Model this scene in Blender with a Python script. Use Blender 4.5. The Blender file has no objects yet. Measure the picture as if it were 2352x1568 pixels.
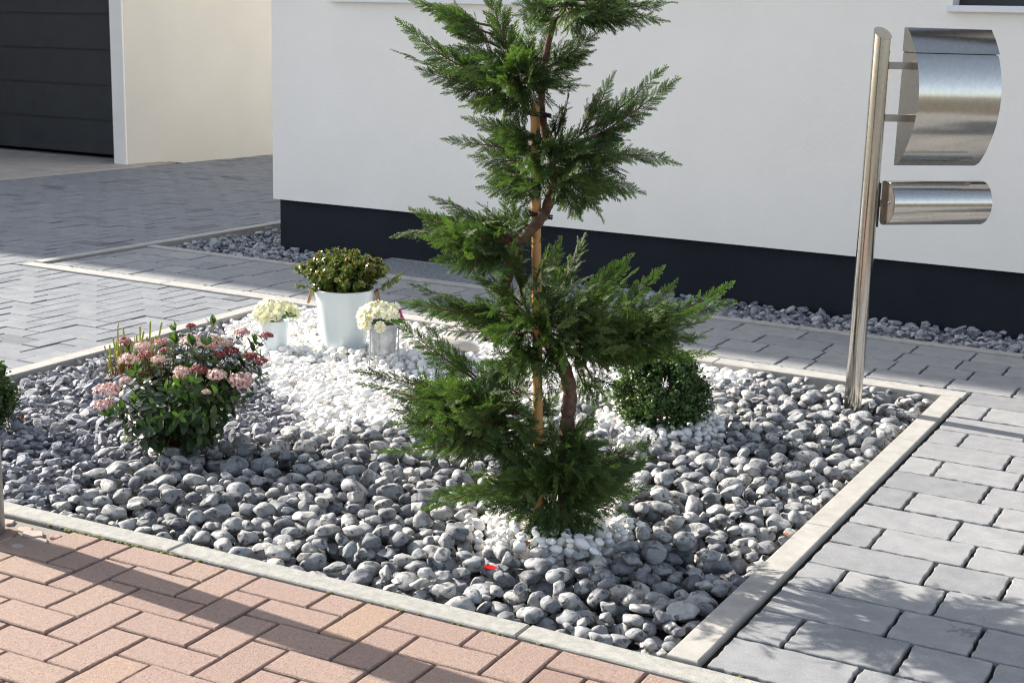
import bpy, bmesh, math, random
import numpy as np
from mathutils import Vector, Matrix

rng = np.random.default_rng(11)
random.seed(11)
scene = bpy.context.scene
COL = scene.collection
PI = math.pi

# ------------------------------------------------------------------ camera
F_PX, PW, PH = 3212.526, 2352.0, 1568.0
CAM = np.array([0.0, 0.0, 1.3])
RM = np.array([[0.87470376, 0.48393787, 0.0264096],
               [0.1265913, -0.17553115, -0.9763009],
               [-0.46783327, 0.8573173, -0.21480009]])
NV = np.array([-0.479, 0.878, 0.0])       # horizontal viewing direction
RV = np.array([0.878, 0.479, 0.0])


def ray(px, py):
    return RM.T @ np.array([(px - PW / 2) / F_PX, (py - PH / 2) / F_PX, 1.0])


def gp(px, py, z=0.0):
    d = ray(px, py)
    return CAM + d * ((z - CAM[2]) / d[2])


def onpl(px, py, p0, off=0.0):
    d = ray(px, py)
    q = np.array(p0, float) + NV * off
    return CAM + d * ((NV @ (q - CAM)) / (NV @ d))


def proj(P):
    c = (np.asarray(P) - CAM) @ RM.T
    return np.stack([PW / 2 + F_PX * c[..., 0] / c[..., 2], PH / 2 + F_PX * c[..., 1] / c[..., 2], c[..., 2]], -1)


cd = bpy.data.cameras.new('camera')
cam = bpy.data.objects.new('camera', cd)
COL.objects.link(cam)
cd.sensor_width = 36.0
cd.lens = F_PX / PW * 36.0
cd.clip_start = 0.05
cd.clip_end = 2000
cd.dof.use_dof = True
cd.dof.focus_distance = 4.0
cd.dof.aperture_fstop = 14.0
m = Matrix.Identity(4)
for i in range(3):
    m[i][0] = RM[0][i]
    m[i][1] = -RM[1][i]
    m[i][2] = -RM[2][i]
    m[i][3] = CAM[i]
cam.matrix_world = m
scene.camera = cam
scene.cycles.pixel_filter_type = 'BLACKMAN_HARRIS'
scene.cycles.filter_width = 1.15
scene.cycles.use_denoising = True
scene.cycles.denoising_prefilter = 'NONE'
scene.cycles.sample_clamp_indirect = 2.5
scene.cycles.blur_glossy = 1.0
scene.cycles.caustics_reflective = False
scene.cycles.caustics_refractive = False

# ------------------------------------------------------------------ light
SUN_EL, SUN_AZ = math.radians(30.0), math.radians(3.9)
world = bpy.data.worlds.new('World')
scene.world = world
world.use_nodes = True
wn = world.node_tree
sky = wn.nodes.new('ShaderNodeTexSky')
sky.sky_type = 'NISHITA'
sky.sun_disc = False
sky.sun_elevation = SUN_EL
sky.sun_rotation = math.radians(-86.1)
sky.air_density = 1.0
sky.dust_density = 2.0
sky.ozone_density = 1.0
bg = wn.nodes['Background']
bg.inputs['Strength'].default_value = 0.12
hs = wn.nodes.new('ShaderNodeHueSaturation')
hs.inputs['Saturation'].default_value = 0.64
wn.links.new(sky.outputs['Color'], hs.inputs['Color'])
wn.links.new(hs.outputs['Color'], bg.inputs['Color'])
sl = bpy.data.lights.new('sun', 'SUN')
sl.energy = 5.0
sl.angle = math.radians(0.53)
sl.color = (1.0, 0.93, 0.83)
so = bpy.data.objects.new('sun', sl)
COL.objects.link(so)
sdir = Vector((-math.cos(SUN_AZ) * math.cos(SUN_EL), math.sin(SUN_AZ) * math.cos(SUN_EL), math.sin(SUN_EL)))
so.rotation_euler = sdir.to_track_quat('Z', 'Y').to_euler()
so.location = (-20, 3, 12)
vs = scene.view_settings
vs.view_transform = 'Standard'
vs.look = 'None'
vs.exposure = 1.15
vs.gamma = 1.0


# ------------------------------------------------------------------ materials
def mat(name, c0, c1, nscale=20.0, rough=0.75, bump=0.0, bscale=200.0, tone=None, toneamt=1.0, metal=0.0,
        spec=0.4, transl=None, ramp=(0.35, 0.65), speck=None, rvar=0.0, coat=0.0, tonedim=False, bump2=None):
    """procedural material: noise between c0 and c1, tinted by the mesh attribute 'tone'"""
    M = bpy.data.materials.new(name)
    M.use_nodes = True
    nt = M.node_tree
    N, Lk = nt.nodes, nt.links
    bs = N['Principled BSDF']
    out = N['Material Output']
    tc = N.new('ShaderNodeTexCoord')
    at = N.new('ShaderNodeAttribute')
    at.attribute_name = 'tone'
    nz = N.new('ShaderNodeTexNoise')
    nz.noise_dimensions = '4D'
    nz.inputs['Scale'].default_value = nscale
    nz.inputs['Detail'].default_value = 6
    nz.inputs['Roughness'].default_value = 0.62
    Lk.new(tc.outputs['Object'], nz.inputs['Vector'])
    mw = N.new('ShaderNodeMath')
    mw.operation = 'MULTIPLY'
    mw.inputs[1].default_value = 41.0
    Lk.new(at.outputs['Fac'], mw.inputs[0])
    if tonedim:
        Lk.new(mw.outputs[0], nz.inputs['W'])
    rp = N.new('ShaderNodeValToRGB')
    rp.color_ramp.elements[0].position = ramp[0]
    rp.color_ramp.elements[1].position = ramp[1]
    rp.color_ramp.elements[0].color = (*c0, 1)
    rp.color_ramp.elements[1].color = (*c1, 1)
    Lk.new(nz.outputs['Fac'], rp.inputs['Fac'])
    col = rp.outputs['Color']
    if tone:
        tr = N.new('ShaderNodeValToRGB')
        els = tr.color_ramp.elements
        while len(els) < len(tone):
            els.new(0.5)
        for k, (pos, c) in enumerate(tone):
            els[k].position = pos
            els[k].color = (*c, 1)
        Lk.new(at.outputs['Fac'], tr.inputs['Fac'])
        mx = N.new('ShaderNodeMix')
        mx.data_type = 'RGBA'
        mx.blend_type = 'MULTIPLY'
        mx.inputs['Factor'].default_value = toneamt
        Lk.new(col, mx.inputs[6])
        Lk.new(tr.outputs['Color'], mx.inputs[7])
        col = mx.outputs[2]
    if speck:
        sc, thr, w, sc_col, amt = speck
        n2 = N.new('ShaderNodeTexNoise')
        n2.inputs['Scale'].default_value = sc
        n2.inputs['Detail'].default_value = 3
        Lk.new(tc.outputs['Object'], n2.inputs['Vector'])
        if tonedim:
            n2.noise_dimensions = '4D'
            Lk.new(mw.outputs[0], n2.inputs['W'])
        mr = N.new('ShaderNodeMapRange')
        mr.inputs['From Min'].default_value = thr
        mr.inputs['From Max'].default_value = thr + w
        mr.inputs['To Max'].default_value = amt
        Lk.new(n2.outputs['Fac'], mr.inputs['Value'])
        mx = N.new('ShaderNodeMix')
        mx.data_type = 'RGBA'
        Lk.new(mr.outputs['Result'], mx.inputs['Factor'])
        Lk.new(col, mx.inputs[6])
        mx.inputs[7].default_value = (*sc_col, 1)
        col = mx.outputs[2]
    Lk.new(col, bs.inputs['Base Color'])
    bs.inputs['Roughness'].default_value = rough
    bs.inputs['Metallic'].default_value = metal
    bs.inputs['Specular IOR Level'].default_value = spec
    bs.inputs['Coat Weight'].default_value = coat
    if rvar:
        mr = N.new('ShaderNodeMapRange')
        mr.inputs['To Min'].default_value = max(0.02, rough - rvar)
        mr.inputs['To Max'].default_value = min(1, rough + rvar)
        Lk.new(nz.outputs['Fac'], mr.inputs['Value'])
        Lk.new(mr.outputs['Result'], bs.inputs['Roughness'])
    if bump:
        nb = N.new('ShaderNodeTexNoise')
        nb.inputs['Scale'].default_value = bscale
        nb.inputs['Detail'].default_value = 5
        nb.inputs['Roughness'].default_value = 0.7
        Lk.new(tc.outputs['Object'], nb.inputs['Vector'])
        h = nb.outputs['Fac']
        bp = N.new('ShaderNodeBump')
        bp.inputs['Strength'].default_value = bump
        bp.inputs['Distance'].default_value = 0.004
        Lk.new(h, bp.inputs['Height'])
        Lk.new(bp.outputs['Normal'], bs.inputs['Normal'])
    if transl:
        amt, tcol = transl
        tb = N.new('ShaderNodeBsdfTranslucent')
        tb.inputs['Color'].default_value = (*tcol, 1)
        mx = N.new('ShaderNodeMixShader')
        mx.inputs['Fac'].default_value = amt
        Lk.new(bs.outputs[0], mx.inputs[1])
        Lk.new(tb.outputs[0], mx.inputs[2])
        Lk.new(mx.outputs[0], out.inputs['Surface'])
    return M


W3 = (1, 1, 1)
M = {}
M['ground'] = mat('ground_earth', (.10, .09, .075), (.16, .15, .12), 3, .95, .5, 60)
M['asphalt'] = mat('street_paving', (.20, .175, .15), (.27, .24, .21), 40, .9, .6, 300)
M['soil'] = mat('bed_soil', (.03, .028, .026), (.06, .055, .05), 30, .95, .6, 200)
M['joint'] = mat('joint_sand', (.012, .011, .008), (.032, .030, .018), 14, .95, .5, 260,
                 speck=(9, .58, .08, (.045, .055, .012), .8))
M['redjoint'] = mat('mossy_joint', (.03, .025, .018), (.085, .075, .05), 12, .95, .5, 260,
                    speck=(7, .56, .07, (.085, .095, .02), .85))
M['greyjoint'] = mat('fine_joint', (.02, .02, .02), (.05, .05, .048), 12, .95, .4, 260)
M['red'] = mat('red_paver', (.275, .203, .172), (.395, .30, .253), 85, .88, .9, 230,
               tone=[(0, (.84, .78, .77)), (.45, (.97, .93, .93)), (.85, (1.0, .97, .93)), (1, (1.05, .98, .88))],
               speck=(190, .585, .05, (.19, .13, .105), .75), ramp=(.28, .72))
M['paver'] = mat('grey_paver', (.215, .222, .233), (.335, .338, .34), 16, .72, .3, 300,
                 tone=[(0, (.78, .79, .81)), (.5, (.97, .97, .98)), (1, (1.10, 1.09, 1.06))],
                 speck=(260, .64, .03, (.50, .50, .49), .6), ramp=(.25, .75), rvar=.08)
M['drive'] = mat('driveway_paver', (.142, .156, .178), (.235, .247, .268), 9, .7, .25, 300,
                 tone=[(0, (.62, .62, .62)), (.12, (.9, .9, .9)), (.7, (1, 1, 1)), (1, (1.08, 1.07, 1.05))],
                 ramp=(.28, .72), rvar=.08)
M['fore'] = mat('forecourt_paver', (.30, .28, .27), (.38, .36, .34), 6, .8, .2, 300,
                tone=[(0, (.9, .9, .9)), (1, (1.05, 1.03, 1))])
M['kerb'] = mat('kerb_concrete', (.33, .32, .30), (.42, .41, .385), 18, .85, .35, 380,
                speck=(380, .63, .04, (.33, .31, .28), .6), tone=[(0, (.93, .93, .93)), (1, (1.04, 1.03, 1.02))])
M['frontkerb'] = mat('weathered_kerb_concrete', (.30, .30, .28), (.42, .415, .385), 40, .88, .7, 260,
                     speck=(300, .60, .05, (.22, .22, .20), .7), tone=[(0, (.93, .93, .93)), (1, (1.04, 1.03, 1.02))])
M['render'] = mat('white_wall_render', (.865, .835, .785), (.90, .87, .82), 2.5, .92, .5, 110, spec=.2)
M['garage'] = mat('cream_wall_render', (.62, .61, .57), (.66, .65, .61), 1.2, .92, .3, 150, spec=.2)
M['plinth'] = mat('anthracite_plinth', (.013, .016, .023), (.019, .022, .031), 2.5, .85, .4, 120, spec=.2)
M['door'] = mat('anthracite_door', (.020, .022, .026), (.027, .030, .034), 5, .55, .15, 500)
M['whitemetal'] = mat('white_sill_metal', (.74, .75, .78), (.80, .81, .83), 6, .45, .05)
M['darkframe'] = mat('dark_window_frame', (.03, .031, .034), (.045, .046, .05), 8, .4)
M['glass'] = mat('window_glass', (.02, .022, .025), (.03, .032, .035), 3, .05, spec=.8)
M['rooftile'] = mat('roof_tile', (.05, .05, .055), (.09, .088, .09), 8, .8, .5, 30)
M['steel'] = mat('brushed_steel', (.50, .475, .435), (.56, .535, .49), 60, .15, metal=1.0, rvar=.03)
M['steeldark'] = mat('steel_inside', (.24, .22, .20), (.30, .28, .26), 20, .35, metal=1.0)
M['polemetal'] = mat('galvanised_pole', (.36, .36, .36), (.46, .46, .45), 25, .5, metal=.5)
M['zinc'] = mat('galvanised_zinc', (.30, .32, .335), (.47, .49, .505), 35, .5, metal=.35, rvar=.12, ramp=(.4, .6))
M['glaze'] = mat('pale_blue_glaze', (.62, .70, .72), (.70, .76, .78), 9, .2, spec=.5, rvar=.06,
                 speck=(3, .56, .2, (.78, .80, .79), .5))
M['rope'] = mat('rope_fibre', (.25, .15, .07), (.42, .28, .14), 90, .9, .8, 500)
M['cob'] = mat('grey_cobble', (.135, .138, .146), (.44, .437, .428), 34, .7, .4, 200, tonedim=True, ramp=(.30, .62),
               tone=[(0, (.38, .40, .45)), (.3, (.74, .77, .82)), (.7, (1.0, 1.0, .99)), (1, (1.28, 1.25, 1.20))],
               speck=(62, .575, .05, (.055, .057, .063), .85))
M['dgr'] = mat('crushed_grey_gravel', (.095, .098, .11), (.50, .50, .515), 60, .75, .4, 320, tonedim=True, ramp=(.32, .66),
               tone=[(0, (.45, .47, .53)), (.3, (.8, .82, .88)), (.75, (1.0, 1.0, 1.02)), (1, (1.3, 1.28, 1.26))])
M['wgr'] = mat('white_pebble', (.80, .79, .77), (.90, .89, .87), 40, .6, .15, 300, tonedim=True,
               tone=[(0, (.86, .85, .84)), (.06, (.97, .97, .97)), (.93, (1, 1, 1)), (1, (1.0, .93, .82))])
M['bark'] = mat('reddish_bark', (.075, .040, .026), (.20, .12, .085), 45, .85, .9, 160, ramp=(.35, .7))
M['twig'] = mat('red_brown_twig', (.085, .035, .020), (.15, .062, .032), 60, .7, .4, 300)
M['bamboo'] = mat('bamboo_cane', (.46, .23, .075), (.62, .36, .15), 14, .45, .2, 120, ramp=(.3, .75))
M['tie'] = mat('black_plastic_tie', (.006, .006, .006), (.012, .012, .012), 20, .45)
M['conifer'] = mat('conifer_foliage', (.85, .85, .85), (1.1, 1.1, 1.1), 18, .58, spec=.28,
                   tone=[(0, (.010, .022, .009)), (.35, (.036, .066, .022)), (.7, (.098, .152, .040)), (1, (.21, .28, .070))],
                   transl=(.28, (.13, .26, .03)))  # tone ramp goes from shaded core to lit tips, light put into colour
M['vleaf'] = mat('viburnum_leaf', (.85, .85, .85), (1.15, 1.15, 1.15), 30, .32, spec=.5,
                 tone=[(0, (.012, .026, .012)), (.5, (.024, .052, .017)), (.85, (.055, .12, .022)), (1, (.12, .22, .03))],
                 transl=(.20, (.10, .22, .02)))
M['vflower'] = mat('viburnum_flower', (.9, .9, .9), (1.1, 1.1, 1.1), 90, .6,
                   tone=[(0, (.22, .035, .045)), (.25, (.42, .12, .115)), (.5, (.62, .35, .32)), (.78, (.76, .58, .54)), (.9, (.82, .72, .66)), (1, (.50, .33, .18))],
                   transl=(.15, (.6, .3, .28)))
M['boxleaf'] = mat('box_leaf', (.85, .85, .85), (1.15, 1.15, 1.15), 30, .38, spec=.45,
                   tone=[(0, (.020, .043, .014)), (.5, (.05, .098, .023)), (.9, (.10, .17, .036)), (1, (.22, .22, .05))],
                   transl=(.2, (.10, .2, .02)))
M['potleaf'] = mat('glossy_shrub_leaf', (.85, .85, .85), (1.15, 1.15, 1.15), 30, .22, spec=.6,
                   tone=[(0, (.045, .09, .016)), (.5, (.10, .16, .028)), (.8, (.19, .23, .04)), (1, (.27, .10, .03))],
                   transl=(.22, (.16, .22, .03)))
M['primleaf'] = mat('primrose_leaf', (.04, .10, .018), (.075, .16, .03), 40, .5, .4, 120, transl=(.2, (.12, .25, .03)))
M['petal'] = mat('cream_petal', (.80, .78, .55), (.86, .85, .70), 30, .6,
                 tone=[(0, (1.0, 1.0, .98)), (.6, (1, .99, .88)), (1, (1, .99, .74))], transl=(.25, (.8, .78, .5)))
M['yolk'] = mat('yellow_flower_eye', (.75, .52, .03), (.82, .62, .06), 60, .6)
M['magenta'] = mat('magenta_petal', (.30, .01, .10), (.40, .02, .15), 40, .6, transl=(.2, (.5, .02, .2)))
M['reed'] = mat('reed_stem', (.9, .9, .9), (1.1, 1.1, 1.1), 120, .5,
                tone=[(0, (.16, .07, .025)), (.4, (.30, .14, .04)), (.6, (.42, .38, .06)), (.85, (.40, .52, .08)), (1, (.45, .27, .06))],
                transl=(.2, (.35, .4, .05)))
M['potsoil'] = mat('potting_soil', (.02, .014, .01), (.06, .04, .028), 60, .95, .8, 200)
M['boulder'] = mat('beige_stone', (.46, .41, .345), (.58, .53, .46), 12, .65, .2, 90)
M['paleboulder'] = mat('pale_grey_stone', (.50, .49, .48), (.66, .65, .63), 14, .65, .2, 90)
M['redscrap'] = mat('red_plastic', (.50, .008, .01), (.56, .012, .014), 20, .35)
M['orange'] = mat('orange_dry_leaf', (.45, .12, .03), (.55, .20, .05), 60, .7, transl=(.2, (.6, .2, .04)))
M['grate'] = mat('zinc_grate', (.42, .44, .47), (.52, .54, .57), 30, .5, metal=.6)
M['pit'] = mat('light_well_shade', (.008, .009, .011), (.014, .015, .018), 5, .9)  # near-black colour stands in for the shade down the well
M['sett'] = mat('granite_sett', (.34, .27, .24), (.46, .40, .37), 40, .8, .6, 200,
                tone=[(0, (.75, .45, .38)), (.5, (1, .9, .85)), (1, (1.05, 1.05, 1.0))])
M['mortar'] = mat('pale_mortar', (.20, .18, .155), (.28, .26, .23), 40, .9, .5, 200)
M['moss'] = mat('joint_moss', (.06, .075, .012), (.15, .16, .03), 60, .95, .8, 200)

# wet stain on one slab of the path: a mark with a shape of its own
nt = M['paver'].node_tree
bsn = nt.nodes['Principled BSDF']
src = bsn.inputs['Base Color'].links[0].from_socket
tcn = nt.nodes.new('ShaderNodeTexCoord')
mpn = nt.nodes.new('ShaderNodeMapping')
stain = gp(1568 + 1960 / 3, 1045 + 1215 / 3)
mpn.inputs['Location'].default_value = (-stain[0] / .075, -stain[1] / .055, 0)
mpn.inputs['Scale'].default_value = (1 / .075, 1 / .055, 1)
nt.links.new(tcn.outputs['Object'], mpn.inputs['Vector'])
ln = nt.nodes.new('ShaderNodeVectorMath')
ln.operation = 'LENGTH'
nt.links.new(mpn.outputs['Vector'], ln.inputs[0])
nzn = nt.nodes.new('ShaderNodeTexNoise')
nzn.inputs['Scale'].default_value = 55
nt.links.new(tcn.outputs['Object'], nzn.inputs['Vector'])
adn = nt.nodes.new('ShaderNodeMath')
adn.operation = 'MULTIPLY_ADD'
adn.inputs[1].default_value = 2.6
nt.links.new(nzn.outputs['Fac'], adn.inputs[0])
nt.links.new(ln.outputs['Value'], adn.inputs[2])
mrn = nt.nodes.new('ShaderNodeMapRange')
mrn.inputs['From Min'].default_value = 1.75
mrn.inputs['From Max'].default_value = 1.62
mrn.inputs['To Max'].default_value = 0.55
nt.links.new(adn.outputs[0], mrn.inputs['Value'])
mxn = nt.nodes.new('ShaderNodeMix')
mxn.data_type = 'RGBA'
nt.links.new(mrn.outputs['Result'], mxn.inputs['Factor'])
nt.links.new(src, mxn.inputs[6])
mxn.inputs[7].default_value = (.10, .105, .115, 1)
nt.links.new(mxn.outputs[2], bsn.inputs['Base Color'])


# ------------------------------------------------------------------ mesh helpers
class MB:
    """collects vertices, faces, tone values; builds ONE mesh object"""

    def __init__(self):
        self.v, self.t, self.f, self.mi, self.n = [], [], [], [], 0

    def add(self, V, F, tone=0.5, mi=0):
        V = np.asarray(V, float).reshape(-1, 3)
        t = np.broadcast_to(np.asarray(tone, float).reshape(-1), (len(V),)) if np.ndim(tone) else np.full(len(V), float(tone))
        self.v.append(V)
        self.t.append(t)
        for A in (F if isinstance(F, (list, tuple)) else [F]):
            A = np.asarray(A, int)
            if A.size:
                self.f.append(A + self.n)
                self.mi.append(np.full(len(A), mi))
        self.n += len(V)
        return self

    def data(self, name, mats, smooth=False, origin=None):
        me = bpy.data.meshes.new(name)
        V = np.concatenate(self.v)
        if origin is not None:
            V = V - np.asarray(origin)
        me.vertices.add(len(V))
        me.vertices.foreach_set('co', V.ravel().astype(np.float32))
        tot = np.concatenate([np.full(len(a), a.shape[1]) for a in self.f])
        idx = np.concatenate([a.ravel() for a in self.f])
        me.loops.add(len(idx))
        me.loops.foreach_set('vertex_index', idx.astype(np.int32))
        me.polygons.add(len(tot))
        st = np.concatenate([[0], np.cumsum(tot)[:-1]])
        me.polygons.foreach_set('loop_start', st.astype(np.int32))
        me.polygons.foreach_set('loop_total', tot.astype(np.int32))
        me.polygons.foreach_set('material_index', np.concatenate(self.mi).astype(np.int32))
        me.polygons.foreach_set('use_smooth', np.full(len(tot), bool(smooth)))
        a = me.attributes.new('tone', 'FLOAT', 'POINT')
        a.data.foreach_set('value', np.concatenate(self.t).astype(np.float32))
        for mm in (mats if isinstance(mats, (list, tuple)) else [mats]):
            me.materials.append(mm)
        me.update(calc_edges=True)
        me.validate()
        return me

    def build(self, name, mats, parent=None, smooth=False, origin=None):
        o = bpy.data.objects.new(name, self.data(name, mats, smooth, origin if parent is None else None))
        COL.objects.link(o)
        if parent is not None:
            o.parent = parent
            o.matrix_parent_inverse = Matrix.Translation(-WLOC[root_of(parent)])
        else:
            WLOC[o.name] = Vector(origin) if origin is not None else Vector((0, 0, 0))
            if origin is not None:
                o.location = origin
        return o


WLOC = {}


def root_of(o):
    while o.parent is not None:
        o = o.parent
    return o.name


def tag(o, label=None, cat=None, group=None, kind=None):
    if label:
        o['label'] = label
    if cat:
        o['category'] = cat
    if group:
        o['group'] = group
    if kind:
        o['kind'] = kind
    return o


def thing(name, label, cat, loc, group=None):
    o = bpy.data.objects.new(name, None)
    o.empty_display_size = 0.1
    COL.objects.link(o)
    o.location = loc
    WLOC[o.name] = Vector(loc)
    return tag(o, label, cat, group)


def part_of(o, parent):
    """child keeps its world coordinates (meshes are written in world space)"""
    o.parent = parent
    if parent.parent is None:
        o.matrix_parent_inverse = Matrix.Translation(-WLOC[parent.name])
    return o


def box(mb, a, b, tone=.5, mi=0):
    x0, y0, z0 = a
    x1, y1, z1 = b
    V = [(x0, y0, z0), (x1, y0, z0), (x1, y1, z0), (x0, y1, z0), (x0, y0, z1), (x1, y0, z1), (x1, y1, z1), (x0, y1, z1)]
    F = [(0, 3, 2, 1), (4, 5, 6, 7), (0, 1, 5, 4), (1, 2, 6, 5), (2, 3, 7, 6), (3, 0, 4, 7)]
    mb.add(V, [np.array(F)], tone, mi)


def obox(mb, c, ax, half, tone=.5, mi=0):
    """oriented box: centre, 3 axes (rows), half sizes"""
    c = np.asarray(c, float)
    ax = np.asarray(ax, float)
    V = []
    for sz in (-1, 1):
        for sx, sy in ((-1, -1), (1, -1), (1, 1), (-1, 1)):
            V.append(c + ax[0] * sx * half[0] + ax[1] * sy * half[1] + ax[2] * sz * half[2])
    F = [(0, 3, 2, 1), (4, 5, 6, 7), (0, 1, 5, 4), (1, 2, 6, 5), (2, 3, 7, 6), (3, 0, 4, 7)]
    mb.add(V, [np.array(F)], tone, mi)


def unit(v):
    v = np.asarray(v, float)
    return v / (np.linalg.norm(v, axis=-1, keepdims=True) + 1e-12)


def tube(mb, P, r, n=8, tone=.5, mi=0, cap=True, flat=1.0):
    P = np.asarray(P, float)
    r = np.broadcast_to(np.asarray(r, float), (len(P),))
    T = unit(np.gradient(P, axis=0))
    ref = np.array([0.31, .17, .93]) if abs(T[0] @ np.array([0.31, .17, .93])) < .9 else np.array([1., 0, 0])
    rings = []
    for k in range(len(P)):
        a = unit(np.cross(T[k], ref))
        ref2 = np.cross(a, T[k])
        ref = ref2
        ang = np.linspace(0, 2 * PI, n, endpoint=False)
        rings.append(P[k] + r[k] * (np.cos(ang)[:, None] * a + flat * np.sin(ang)[:, None] * ref2))
    V = np.concatenate(rings)
    m_ = len(P)
    i = np.arange(n)
    F = []
    for k in range(m_ - 1):
        F.append(np.stack([k * n + i, k * n + (i + 1) % n, (k + 1) * n + (i + 1) % n, (k + 1) * n + i], 1))
    F = [np.concatenate(F)]
    tn = np.repeat(tone, n) if np.ndim(tone) else tone
    if cap:
        V = np.concatenate([V, P[:1], P[-1:]])
        c0, c1 = m_ * n, m_ * n + 1
        F.append(np.stack([(i + 1) % n, i, np.full(n, c0)], 1))
        F.append(np.stack([(m_ - 1) * n + i, (m_ - 1) * n + (i + 1) % n, np.full(n, c1)], 1))
        if np.ndim(tone):
            tn = np.concatenate([tn, [tone[0], tone[-1]]])
    mb.add(V, F, tn, mi)


def lathe(mb, prof, c, n=48, tone=.5, mi=0):
    """prof: list of (radius, z); closed only by its own end radii"""
    prof = np.asarray(prof, float)
    ang = np.linspace(0, 2 * PI, n, endpoint=False)
    V = np.concatenate([np.stack([c[0] + r * np.cos(ang), c[1] + r * np.sin(ang), np.full(n, c[2] + z)], 1) for r, z in prof])
    i = np.arange(n)
    F = [np.stack([k * n + i, k * n + (i + 1) % n, (k + 1) * n + (i + 1) % n, (k + 1) * n + i], 1) for k in range(len(prof) - 1)]
    mb.add(V, [np.concatenate(F)], tone, mi)


def bez(a, b, c, t):
    t = np.asarray(t)[:, None]
    return (1 - t) ** 2 * a + 2 * t * (1 - t) * b + t * t * c


def clip_poly(P, n, d):
    """keep the part of polygon P (Nx2) where n.p <= d"""
    out = []
    for k in range(len(P)):
        a, b = P[k], P[(k + 1) % len(P)]
        da, db = n @ a - d, n @ b - d
        if da <= 0:
            out.append(a)
        if da * db < 0:
            out.append(a + (b - a) * da / (da - db))
    return np.array(out)


def area2(P):
    x, y = P[:, 0], P[:, 1]
    return .5 * abs(np.sum(x * np.roll(y, -1) - y * np.roll(x, -1)))


def slab(mb, P, top=0.0, depth=.03, bevel=.003, step=0.0, wob=0.0, tone=.5, tilt=0.002, gap=.0):
    """a paving stone with rounded arris and (optionally) ragged edges, from a convex outline"""
    P = np.asarray(P, float)
    if len(P) < 3 or area2(P) < 1.5e-4:
        return
    x, y = P[:, 0], P[:, 1]
    if np.sum(x * np.roll(y, -1) - y * np.roll(x, -1)) < 0:
        P = P[::-1]
    c = P.mean(0)
    if gap:
        pts = []
        for k in range(len(P)):      # inset by gap
            a, b, d = P[k - 1], P[k], P[(k + 1) % len(P)]
            e1, e2 = unit(b - a), unit(d - b)
            n1, n2 = np.array([-e1[1], e1[0]]), np.array([-e2[1], e2[0]])
            bis = n1 + n2
            den = max(.35, (bis @ bis) / 2)
            pts.append(b + bis * gap / den)
        P = np.array(pts)
        if area2(P) < 1.5e-4:
            return
    if step:
        Q = []
        for k in range(len(P)):
            a, b = P[k], P[(k + 1) % len(P)]
            L = np.linalg.norm(b - a)
            m_ = max(1, int(L / step))
            e = (b - a) / max(L, 1e-9)
            nn = np.array([-e[1], e[0]])
            f1, f2 = rng.uniform(0, 6, 2)
            for j in range(m_):
                sj = L * j / m_
                w = wob * (.35 + .45 * math.sin(sj * 75 + f1) + .35 * math.sin(sj * 170 + f2) + rng.normal(0, .15)) if j else rng.uniform(.2, 1.3) * wob
                Q.append(a + (b - a) * j / m_ + nn * w + (e * w * .8 if not j else 0))
        P = np.array(Q)
    n = len(P)
    dirs = unit(P - c)
    tl = rng.normal(0, tilt, 2)
    zt = top + rng.normal(0, tilt * .35)

    def lift(Q, z):
        return np.concatenate([Q, (z + (Q - c) @ tl)[:, None]], 1)
    e = np.roll(P, -1, 0) - np.roll(P, 1, 0)
    inn = unit(np.stack([-e[:, 1], e[:, 0]], 1))
    V = np.concatenate([np.concatenate([P, np.full((n, 1), top - depth)], 1), lift(P, zt - bevel),
                        lift(P + inn * bevel * .35, zt - bevel * .3), lift(P + inn * bevel, zt), lift(c[None], zt)])
    i = np.arange(n)
    F = [np.stack([k * n + i, k * n + (i + 1) % n, (k + 1) * n + (i + 1) % n, (k + 1) * n + i], 1) for k in range(3)]
    mb.add(V, [np.concatenate(F), np.stack([3 * n + i, 3 * n + (i + 1) % n, np.full(n, 4 * n)], 1)], tone)


def sheet(name, poly, z, m_, kind='structure', label=None):
    P = np.array([(p[0], p[1], z) for p in poly])
    mb = MB()
    bm = bmesh.new()
    vs_ = [bm.verts.new(p) for p in P]
    bm.faces.new(vs_)
    bm.normal_update()
    bmesh.ops.triangulate(bm, faces=bm.faces[:])
    bm.verts.index_update()
    mb.add(P, [np.array([[v.index for v in f.verts] for f in bm.faces])])
    bm.free()
    o = mb.build(name, m_)
    if o.data.polygons[0].normal.z < 0:
        o.data.flip_normals()
    return tag(o, label, None, None, kind)


def ico(sub):
    bm = bmesh.new()
    bmesh.ops.create_icosphere(bm, subdivisions=sub, radius=1)
    bm.verts.index_update()
    V = np.array([v.co[:] for v in bm.verts])
    F = np.array([[v.index for v in f.verts] for f in bm.faces])
    bm.free()
    return V, F


ICO = {k: ico(k) for k in (1, 2, 3)}


def frames(d, n):
    """rows x,y,z for direction d (y axis) and approximate normal n (z axis)"""
    y = unit(d)
    x = unit(np.cross(y, n))
    z = np.cross(x, y)
    return np.stack([x, y, z], 1)


def inst(mb, TV, TF, pos, fr, sc, tone, mi=0):
    """many copies of a template inside one mesh; tone: (N,) or (N,nv)"""
    N = len(pos)
    nv = len(TV)
    sc = np.asarray(sc, float)
    S = sc[:, None, None] if sc.ndim == 1 else sc[:, None, :]
    V = np.einsum('nvk,nkj->nvj', TV[None] * S, fr) + np.asarray(pos)[:, None, :]
    Fs = [(np.asarray(F)[None] + (np.arange(N) * nv)[:, None, None]).reshape(-1, np.asarray(F).shape[1]) for F in TF]
    tone = np.asarray(tone, float)
    tn = np.repeat(tone, nv) if tone.ndim == 1 else tone.reshape(-1)
    mb.add(V.reshape(-1, 3), Fs, tn, mi)


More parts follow.
